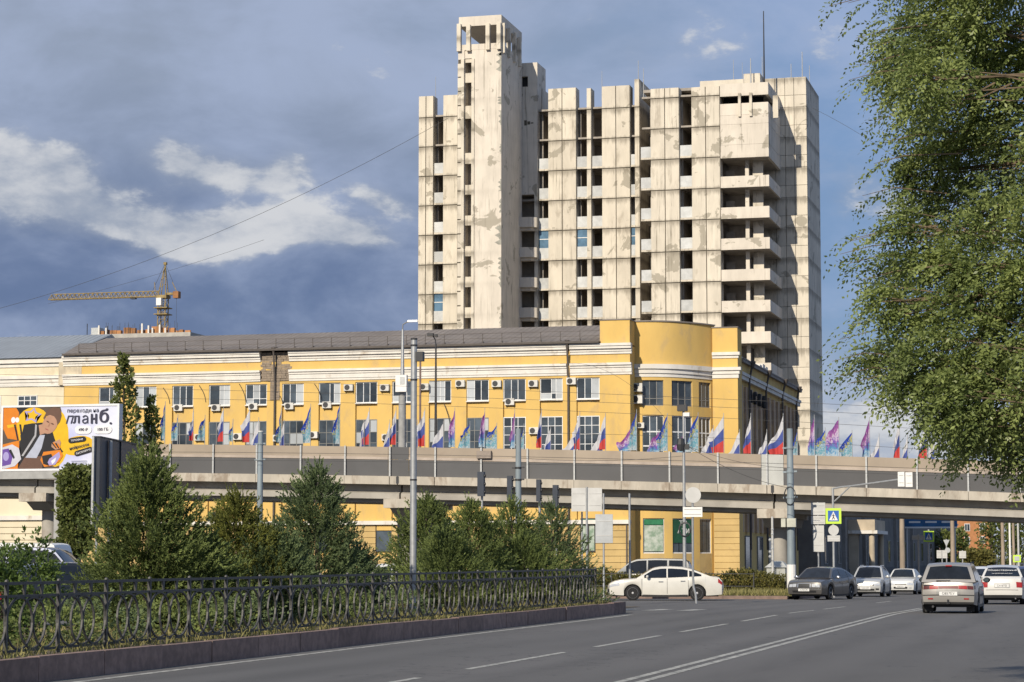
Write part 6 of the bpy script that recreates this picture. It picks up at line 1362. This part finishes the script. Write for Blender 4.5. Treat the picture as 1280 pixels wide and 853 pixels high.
def build_elm():
    rg = np.random.default_rng(77); Y0 = 27.; base = .12; tx = 4.6
    root = thing('elm_tree', 'large leafy elm overhanging the road from the right verge', 'tree', (tx, Y0, base))
    tr = [(tx, Y0, base-.1), (tx-.05, Y0, 2.2), (tx-.3, Y0+.1, 4.0), (tx-.7, Y0, 6.0), (tx-.9, Y0, 8.4)]
    MB().tube(tr, [.30, .24, .2, .14, .06], 12).obj('trunk', m_bark, root, smooth=60)
    B = [(1150, 40, 40), (1205, 30, 55), (1270, 70, 75), (1122, 62, 20), (1165, 100, 42), (1228, 135, 70), (1130, 105, 24), (1180, 175, 45), (1245, 230, 75), (1150, 215, 24), (1172, 262, 40), (1135, 280, 22), (1125, 335, 26), (1185, 335, 48), (1250, 330, 72),
         (1112, 378, 22), (1152, 395, 36), (1205, 425, 55), (1265, 435, 68), (1118, 440, 24), (1092, 452, 14), (1155, 470, 32), (1200, 495, 42), (1250, 500, 52), (1235, 532, 30), (1282, 535, 36), (1208, 535, 20), (1210, 562, 12), (1265, 556, 16), (1300, 570, 26), (1128, 482, 15), (1172, 515, 15),
         (1340, 60, 100), (1350, 220, 110), (1350, 380, 110), (1350, 490, 80), (1440, 140, 120), (1450, 330, 120), (1440, 460, 90), (1230, -60, 90), (1330, -80, 130), (1460, -60, 130), (1280, -200, 120), (1400, -230, 140), (1560, 100, 130), (1560, 300, 130), (1150, -40, 36), (1560, -120, 130)]
    Cs, Ds, Ls = [], [], []; limbs = MB()
    trp = [Vector(p) for p in tr]
    k = FPX/(Y0*1.01)
    for i, (px, py, rp) in enumerate(B):
        Y = Y0+rg.uniform(-1.5, 1.5)*(1 if px < 1300 else 1.4); c = np.array(atY(px, py, Y)); r = rp/k
        inn = px < 1330; n = int((900 if inn else 420)*r**2/(.35+.65*r)) + 12
        d = unit(rg.normal(size=(n, 3))); q = rg.random(n)[:, None]**.42*(1.05+.30*np.sin(5*d[:, :1]+i)+.28*np.sin(6*d[:, 2:]+2*i))
        P = c+d*q*r*np.array([1.06, 1.0, .92]); Cs.append(P)
        out = unit(P-np.array([tx-.5, Y0, P[:, 2].mean()+.0])); Ds.append(out*.75+d*.6+np.array([0, 0, -.10])+.3*rg.normal(size=(n, 3))); Ls.append(rg.uniform(.18, .40, n))
        # a limb from the trunk to this clump, with side shoots
        h = min(range(len(trp)), key=lambda j: abs(trp[j].z-max(2.2, c[2]-1.2))); s = trp[max(1, min(h, 4))]; e = Vector(c); mid = s.lerp(e, .5)+Vector((0, 0, .25+.2*rg.random()))
        pts = [s, s.lerp(mid, .5)+Vector(rg.normal(0, .08, 3)), mid, mid.lerp(e, .55)+Vector(rg.normal(0, .10, 3)), e]
        limbs.tube(pts, [.08, .06, .042, .026, .010], 6)
        for _ in range(7):
            b0 = mid.lerp(e, rg.uniform(.2, 1)); e2 = Vector(c+unit(rg.normal(size=3))*r*.9); limbs.tube([b0, b0.lerp(e2, .5)+Vector(rg.normal(0, .05, 3)), e2], [.014, .009, .004], 4)
    C, D, L = np.concatenate(Cs), unit(np.concatenate(Ds)), np.concatenate(Ls)
    # feathery hanging sprays along the left outline
    sp = [(1036, 8, -.9), (1060, 4, -.5), (1070, 48, -1), (1075, 82, -1), (1062, 100, -1), (1085, 60, -.8), (1078, 245, -.9), (1062, 302, -1), (1060, 330, -1), (1050, 318, -1), (1078, 350, -1), (1062, 300, -1), (1048, 425, -1), (1040, 452, -1), (1050, 470, -1), (1060, 408, -.8), (1060, 480, -.9), (1075, 385, -1), (1092, 205, -.9), (1100, 180, -1), (1095, 150, -1), (1110, 498, -.8), (1165, 528, -.5), (1185, 580, -.8), (1245, 588, -.4)]
    C2, D2, L2 = [], [], []
    for px, py, dx in sp:
        for _ in range(4): C2.append(atY(px+25+rg.normal(0, 7), py-4+rg.normal(0, 6), Y0+rg.normal(0, .4))); D2.append((dx, rg.normal(0, .3), -.12+rg.normal(0, .18))); L2.append(rg.uniform(.28, .45))
        a = atY(px+30, py-4, Y0); b0 = atY(px+110, py-14+rg.normal(0, 8), Y0+rg.normal(0, .3)); limbs.tube([Vector(b0), Vector(a)+Vector((.1, 0, .06)), Vector(atY(px, py, Y0))], [.012, .007, .003], 4)
    C = np.concatenate([C, np.array(C2)]); D = unit(np.concatenate([D, np.array(D2)])); L = np.concatenate([L, np.array(L2)])
    limbs.obj('limbs', mat('elm_twig', (.17, .125, .08), .9, scale=8, var=.2), root)
    # alternate leaves along each twig, lying roughly flat
    n = len(C); nb = 13; t = (np.arange(nb)+.5)/nb; sgn = np.where(np.arange(nb) % 2 == 0, 1., -1.)
    Dd = D[:, None, :]*np.ones((1, nb, 1)); Dd[..., 2] -= .55*t[None, :]**1.5
    S = unit(np.cross(D, np.array([0, 0, 1.])+.5*rg.normal(size=(n, 3))))
    P = C[:, None, :]+Dd*(t[None, :]*L[:, None])[..., None]
    ld = unit(unit(Dd)*.65+S[:, None, :]*sgn[None, :, None]+.22*rg.normal(size=(n, nb, 3))+np.array([0, 0, -.22]))
    nn = unit(np.cross(unit(Dd), S[:, None, :]*np.ones((1, nb, 1)))+.55*rg.normal(size=(n, nb, 3)))
    ln = rg.uniform(.045, .078, (n, nb))
    V = blades(P.reshape(-1, 3), ld.reshape(-1, 3), nn.reshape(-1, 3), ln.reshape(-1), (ln*.46).reshape(-1))
    quadcloud('crown', V, lm_elm, root)
    print('elm leaves', len(V))
build_elm()
# ------------------------------------------------------------------ street beyond the overpass
def build_beyond():
    X = -29.0; b = gz(300); m_gw = mat('grey_street_wall', (.17, .163, .15), .85, scale=.6, var=.12, stain=(.12, .12, .12), stain_amt=.4, stain_scale=.4)
    root = thing('low_grey_building', 'low grey building with a beige porch standing beyond the overpass', 'building', (X-5, 300, b))
    ubox('wall', root, m_gw, X-10, X, 236, 452, b, b+8.4); ubox('roof_edge', root, m_mould, X-10.1, X+.25, 235.9, 452.1, b+8.4, b+8.7)
    ubox('plinth', root, mat('dark_plinth', (.11, .11, .11), .9, scale=1), X, X+.12, 236, 452, b, b+1.0)
    m_beige = mat('beige_stone', (.50, .42, .31), .9, scale=.6, var=.1)
    ubox('porch_roof', root, m_beige, X, X+3.0, 262, 274, b+5.4, b+6.6); ubox('porch_cornice', root, m_mould, X, X+3.3, 261.7, 274.3, b+5.0, b+5.38)
    for y in (262.4, 273): MB().cyl((X+2.6, y, b), (X+2.6, y, b+5.0), .36, .32, 14).obj('porch_column', m_beige, root, smooth=40)
    ubox('porch_wall', root, m_beige, X+.01, X+1.1, 262.1, 262.5, b, b+5.0)
    for i, y in enumerate((239, 245, 251, 257, 279, 288, 298, 309, 321, 334, 348, 364, 382, 402, 424)):
        w = 2.6+i*.15; o = MB().box(X, X+.08, y, y+.12, b+1.6, b+4.6).box(X, X+.08, y+w-.12, y+w, b+1.6, b+4.6).box(X, X+.08, y+.12, y+w-.12, b+1.6, b+1.72).box(X, X+.08, y+.12, y+w-.12, b+4.48, b+4.6).obj('window', m_oldf, root); ubox('pane', o, m_pane, X+.02, X+.04, y+.12, y+w-.12, b+1.72, b+4.48)
    for y in (243.2, 255.5, 277, 295, 318, 345): ubox('pilaster', root, mat('pilaster_grey', (.27, .255, .235), .85, scale=1), X, X+.4, y, y+1.0, b, b+8.3)
    for y in (267,): ubox('door', root, m_black, X, X+.1, y, y+2.6, b, b+3.4)
    # blue banner on two posts
    Y = 330.; b = gz(Y); x0, x1 = xY(1131, Y, 655), xY(1196.5, Y, 655); z0, z1 = zY(1160, 660.5, Y), zY(1160, 646.5, Y)
    root = thing('blue_banner_sign', 'wide blue banner sign on beige posts beyond the overpass', 'sign', ((x0+x1)/2, Y, b))
    MB().box(x0, x1, Y-.1, Y+.1, z0, z1).obj('panel', mat('banner_blue', (.035, .16, .36), .5, scale=.6, var=.2), root)
    for i in range(3): MB().box(x0+.6+i*2.3, x0+2.2+i*2.3, Y-.12, Y-.1, z0+.75, z0+1.0).obj('print_stripe', m_white, root)
    ubox('white_edge', root, m_white, x0, x1, Y-.12, Y-.101, z0, z0+.22)
    for x in (x0+.2, x1-.4): MB().cyl((x, Y+.25, b), (x, Y+.25, z1), .16, n=10).obj('post', m_steel, root)
    # brick house
    Y = 470.; x0, x1 = xY(1196, Y, 680), xY(1237.5, Y, 680); b = gz(Y)
    root = thing('orange_brick_house', 'orange brick house lit by the sun at the end of the street', 'building', ((x0+x1)/2, Y, b))
    ubox('wall', root, mat('orange_brick', (.44, .20, .085), .9, scale=2, var=.12), x0, x1, Y, Y+14, b, b+13); ubox('roof_slab', root, m_sheet, x0-.3, x1+.3, Y-.3, Y+14.3, b+13, b+13.5)
    for px, py in ((1209, 659.5), (1228, 675), (1209, 676), (1228, 659)):
        p = atY(px, py, Y-.1); o = MB().box(p[0]-.55, p[0]+.55, Y-.12, Y-.02, p[2]-.75, p[2]+.75).obj('window', m_pvc, root)
        for s in (-.47, .03): ubox('pane', o, m_pane, p[0]+s, p[0]+s+.44, Y-.14, Y-.121, p[2]-.65, p[2]+.65)
    # concrete and steel poles down the street
    m_tan = mat('tan_concrete_pole', (.36, .29, .22), .85, scale=2, var=.15, stretch=(1, 1, .3))
    for px, Y, r0, m, lab in [(1127.5, 176, .22, m_tan, 'thick tan concrete pole just beyond the overpass, beside the grey building'), (1190.5, 190, .2, m_tan, 'tan concrete pole beyond the overpass, before the blue banner'), (1253, 230, .2, m_tan, 'tan pole before the green trees at the end of the street'), (1262, 215, .11, m_white, 'thin white pole between the tan poles at the end of the street'), (1266.5, 250, .16, m_tan, 'slim tan pole next to the thin white pole'), (1272.5, 240, .12, m_signback, 'pale grey pole above the lime framed sign')]:
        pole('street_pole', lab, 'pole', px, 640-(0 if px < 1200 else 8), Y, r0, r0*.8, m, 'poles beyond the overpass')
    # trees at the end of the street
    rg = np.random.default_rng(9)
    for i, (px, yt, yb, w, Y, lab) in enumerate([(1192, 664, 704, 36, 395, 'dark round tree before the orange brick house'), (1222, 690, 706, 30, 380, 'low dark bush below the orange brick house'), (1252, 640, 704, 46, 430, 'tall green tree right beside the orange brick house'), (1284, 636, 704, 50, 420, 'tall green tree at the end of the street behind the poles'), (1330, 630, 704, 60, 410, 'tall green tree behind the big elm, at the end of the street')]):
        b = gz(Y); x = xY(px, Y, 690); z1 = zY(px, yt, Y); k = FPX/Y; Rm = w/2/k
        def f(rgn, n, x=x, Y=Y, b=b, z1=z1, Rm=Rm):
            d = unit(rgn.normal(size=(n, 3))); q = rgn.random(n)[:, None]**.4*(1+.25*np.sin(5*d[:, :1]+x)); return np.array([x, Y, (b+1.0+z1)/2])+d*q*np.array([Rm, Rm, (z1-b-1.)/2]), d+np.array([0, 0, .3])
        leafy('street_tree', lab, 'tree', None, 700, .38, .3, lm_pop if i != 1 else lm_hedge, x, Y, b, f, 60+i, 'trees at the end of the street', 8, .9, ([(x, Y, b-.1), (x, Y, (b+z1)/2), (x+.1, Y, z1-.5)], [.3, .2, .04]))
build_beyond()

# ------------------------------------------------------------------ crane and building site far behind
def build_site():
    Y = 560.; b = gz(Y)
    m_cr = mat('crane_yellow', (.34, .25, .10), .7, scale=1, var=.2); m_form = mat('formwork_orange', (.42, .20, .08), .85, scale=.5, var=.2, rand=.15); m_sc = mat('site_concrete', (.42, .40, .36), .9, scale=.6, var=.1)
    x0, x1 = xY(112, Y, 410), xY(238, Y, 410); zt = zY(170, 417, Y)
    root = thing('unfinished_storey_building', 'top storey of a building under construction with orange formwork, far beneath the crane', 'building', ((x0+x1)/2, Y, b))
    ubox('frame_block', root, m_sc, x0, x1, Y, Y+18, b, zt)
    ubox('site_cabin', root, mat('cabin_grey', (.48, .50, .50), .7), x0, x0+2.4, Y+1, Y+4, zt, zY(115, 409.5, Y))
    rg = random.Random(4); x = x0+2.6
    while x < x1-.8:
        w = rg.uniform(.9, 2.2); h = rg.uniform(.9, 2.0)*(1 if x < x1-5 else .5); ubox('formwork_panel', root, m_form, x, x+w, Y+.5+rg.random(), Y+2, zt, zt+h); x += w+rg.uniform(.1, .6)
    for px, py in ((123, 407), (132, 410), (177, 404.5), (185, 407), (190, 410), (199, 406), (206, 410)): x = xY(px, Y, 410); ubox('column', root, m_mould, x-.2, x+.2, Y+.2, Y+.6, zt, zY(px, py, Y))
    for i in range(26): 
        x = x0+4+(x1-x0-8)*rg.random(); MB().cyl((x, Y+1, zt), (x+rg.uniform(-.1, .1), Y+1, zt+rg.uniform(2, 3.3)), .05, n=4).obj('rebar', m_dark, root)
    x = xY(105, Y, 410); MB().cyl((x, Y+2, zt-1), (x, Y+2, zY(105, 404, Y)), .12, n=5).obj('rebar', m_dark, root)
    Y = 566.; xm = xY(204, Y, 370); hw = 1.05; zj = zY(204, 371, Y); zt2 = zY(205.5, 330, Y); zt = zt-1
    root = thing('tower_crane', 'yellow tower crane with a long horizontal jib above the roofs', 'crane', (xm, Y, b))
    mast = MB(); br = MB()
    for sx in (-1, 1):
        for sy in (-1, 1): MB().cyl((xm+sx*hw, Y+sy*hw, b), (xm+sx*hw, Y+sy*hw, zj), .16, n=5).obj('mast_leg', m_cr, root)
    z = zt-10; k = 0
    while z < zj-1:
        for sy in (-1, 1):
            s = 1 if k % 2 else -1; MB().cyl((xm-s*hw, Y+sy*hw, z), (xm+s*hw, Y+sy*hw, z+1.9), .085, n=4).cyl((xm-hw, Y+sy*hw, z+1.9), (xm+hw, Y+sy*hw, z+1.9), .085, n=4).obj('mast_brace', m_cr, root)
        for sx in (-1, 1): MB().cyl((xm+sx*hw, Y-hw, z), (xm+sx*hw, Y+hw, z+1.9), .085, n=4).obj('mast_brace', m_cr, root)
        z += 1.9; k += 1
    MB().box(xm-1.5, xm+1.5, Y-1.5, Y+1.5, zj-.5, zj+.3).obj('slewing_ring', m_cr, root)
    MB().box(xm-.9, xm+.5, Y-2.6, Y-1.2, zj-2.6, zj-.6).obj('cab', m_white, root)
    for zz in (zY(204, 386, Y), zY(204, 394, Y)): MB().box(xm-1.9, xm+1.9, Y-1.9, Y+1.9, zz, zz+.25).obj('platform', m_cr, root)
    for sx, sy in ((-1, -1), (1, -1), (-1, 1), (1, 1)): MB().cyl((xm+sx*1.1, Y+sy*1.0, zj), (xm+.5, Y, zt2), .16, .1, 5).obj('apex_leg', m_cr, root)
    for q in (.25, .5, .75): zz = zj+(zt2-zj)*q; w = 1.1*(1-q)+.15; MB().cyl((xm+.5*q-w, Y-w, zz), (xm+.5*q+w, Y-w, zz+1.2), .08, n=4).obj('apex_brace', m_cr, root)
    MB().box(xm+.1, xm+.9, Y-.4, Y+.4, zt2-.3, zt2+.4).obj('apex_head', m_cr, root)
    xj = xY(62, Y, 370); z0 = zY(130, 373, Y); z1 = zY(130, 366.3, Y)
    for yy, zz, nm in ((Y-.7, z0, 'jib_chord'), (Y+.7, z0, 'jib_chord'), (Y, z1, 'jib_chord')): MB().cyl((xj if zz == z0 else xj+1.2, yy, zz), (xm-1, yy, zz), .14, n=5).obj(nm, m_cr, root)
    n = 24
    for i in range(n):
        xa = xj+(xm-1-xj)*i/n; xb = xj+(xm-1-xj)*(i+1)/n; xc = (xa+xb)/2
        for yy in (-.7, .7): MB().cyl((xa, Y+yy, z0), (xc, Y, z1), .085, n=4).cyl((xc, Y, z1), (xb, Y+yy, z0), .085, n=4).obj('jib_lattice', m_cr, root)
    xc = xY(223, Y, 370); MB().box(xm+1, xc, Y-.7, Y+.7, z0+.3, z0+.9).obj('counter_jib', m_cr, root); MB().box(xc-1.2, xc+.3, Y-.9, Y+.9, z0-.6, z0+1.2).obj('counterweight', m_form, root)
    MB().cyl((xc-.4, Y, z0+.9), (xc-1.8, Y, zY(217, 353, Y)), .12, n=5).obj('counter_strut', m_cr, root)
    MB().cyl((xm+.5, Y, zt2), (xc-1.6, Y, zY(217, 353, Y)), .05, n=4).obj('tie_rope', m_dark, root); MB().cyl((xm+.4, Y, zt2), (xY(195, Y, 360)-1.0, Y, z1+.1), .05, n=4).obj('tie_rope', m_dark, root)
    MB().cyl((xY(194, Y, 370), Y, z1), (xY(193, Y, 370), Y, zY(193, 353, Y)), .12, n=4).obj('jib_strut', m_cr, root)
    MB().box(xY(164, Y, 370), xY(170, Y, 370), Y-.6, Y+.6, z0-.5, z0-.1).obj('trolley', m_dark, root)
    MB().cyl((xc-.5, Y, z0-.5), (xc-.5, Y, zt+1), .04, n=4).obj('hoist_rope', m_dark, root)
build_site()

# ------------------------------------------------------------------ overhead wires
def wires():
    m_wire = mat('wire_black', (.03, .03, .033), .6)
    L = [([(-60, 467), (640, 488), (1400, 524)], 126, .013, 'upper trolley feeder wire across the yellow facade'), ([(-60, 482), (640, 499), (1400, 534)], 126.3, .013, 'second trolley feeder wire across the yellow facade'), ([(-60, 494), (640, 511), (1400, 552)], 126.6, .013, 'third trolley feeder wire across the yellow facade'),
         ([(-60, 565), (500, 569), (800, 574), (1400, 596)], 127, .016, 'span wire in front of the beige screen panels'), ([(-60, 576), (640, 580), (1400, 604)], 127.4, .012, 'thin span wire in front of the grey screen panels'), ([(650, 541), (988, 552), (1400, 582)], 126.8, .012, 'wire running from the blue-grey pole past the flags'),
         ([(855, 555), (920, 590), (985, 610)], 109.3, .014, 'slanting wire from the floodlight pole'), ([(855, 556), (905, 573), (988, 585)], 110.5, .012, 'second slanting wire from the floodlight pole'), ([(-40, 396), (250, 300), (560, 148)], 90, .009, 'long wire slanting up across the sky over the crane'), ([(60, 380), (190, 345), (330, 300)], 95, .007, 'shorter wire in the sky below the long slanting wire'), ([(1015, 135), (1070, 165), (1130, 205)], 90, .008, 'faint wire in the sky beside the tower'),
         ([(640, 572), (720, 576), (855, 570)], 126.9, .014, 'sagging wire from the second blue-grey pole'), ([(700, 455), (770, 470), (860, 560)], 150, .012, 'thin cable down the facade by the rounded corner')]
    for pts, Y, r, lab in L:
        P = [atY(px, py, Y) for px, py in pts]; xs = [p[0] for p in P]; zs = [p[2] for p in P]
        co = np.polyfit(xs, zs, min(2, len(P)-1)); q = [(x, Y, float(np.polyval(co, x))) for x in np.linspace(xs[0], xs[-1], 26)]
        tag(MB().tube(q, r, 4).obj('overhead_wire', m_wire), lab, 'wire', 'overhead wires')
wires()
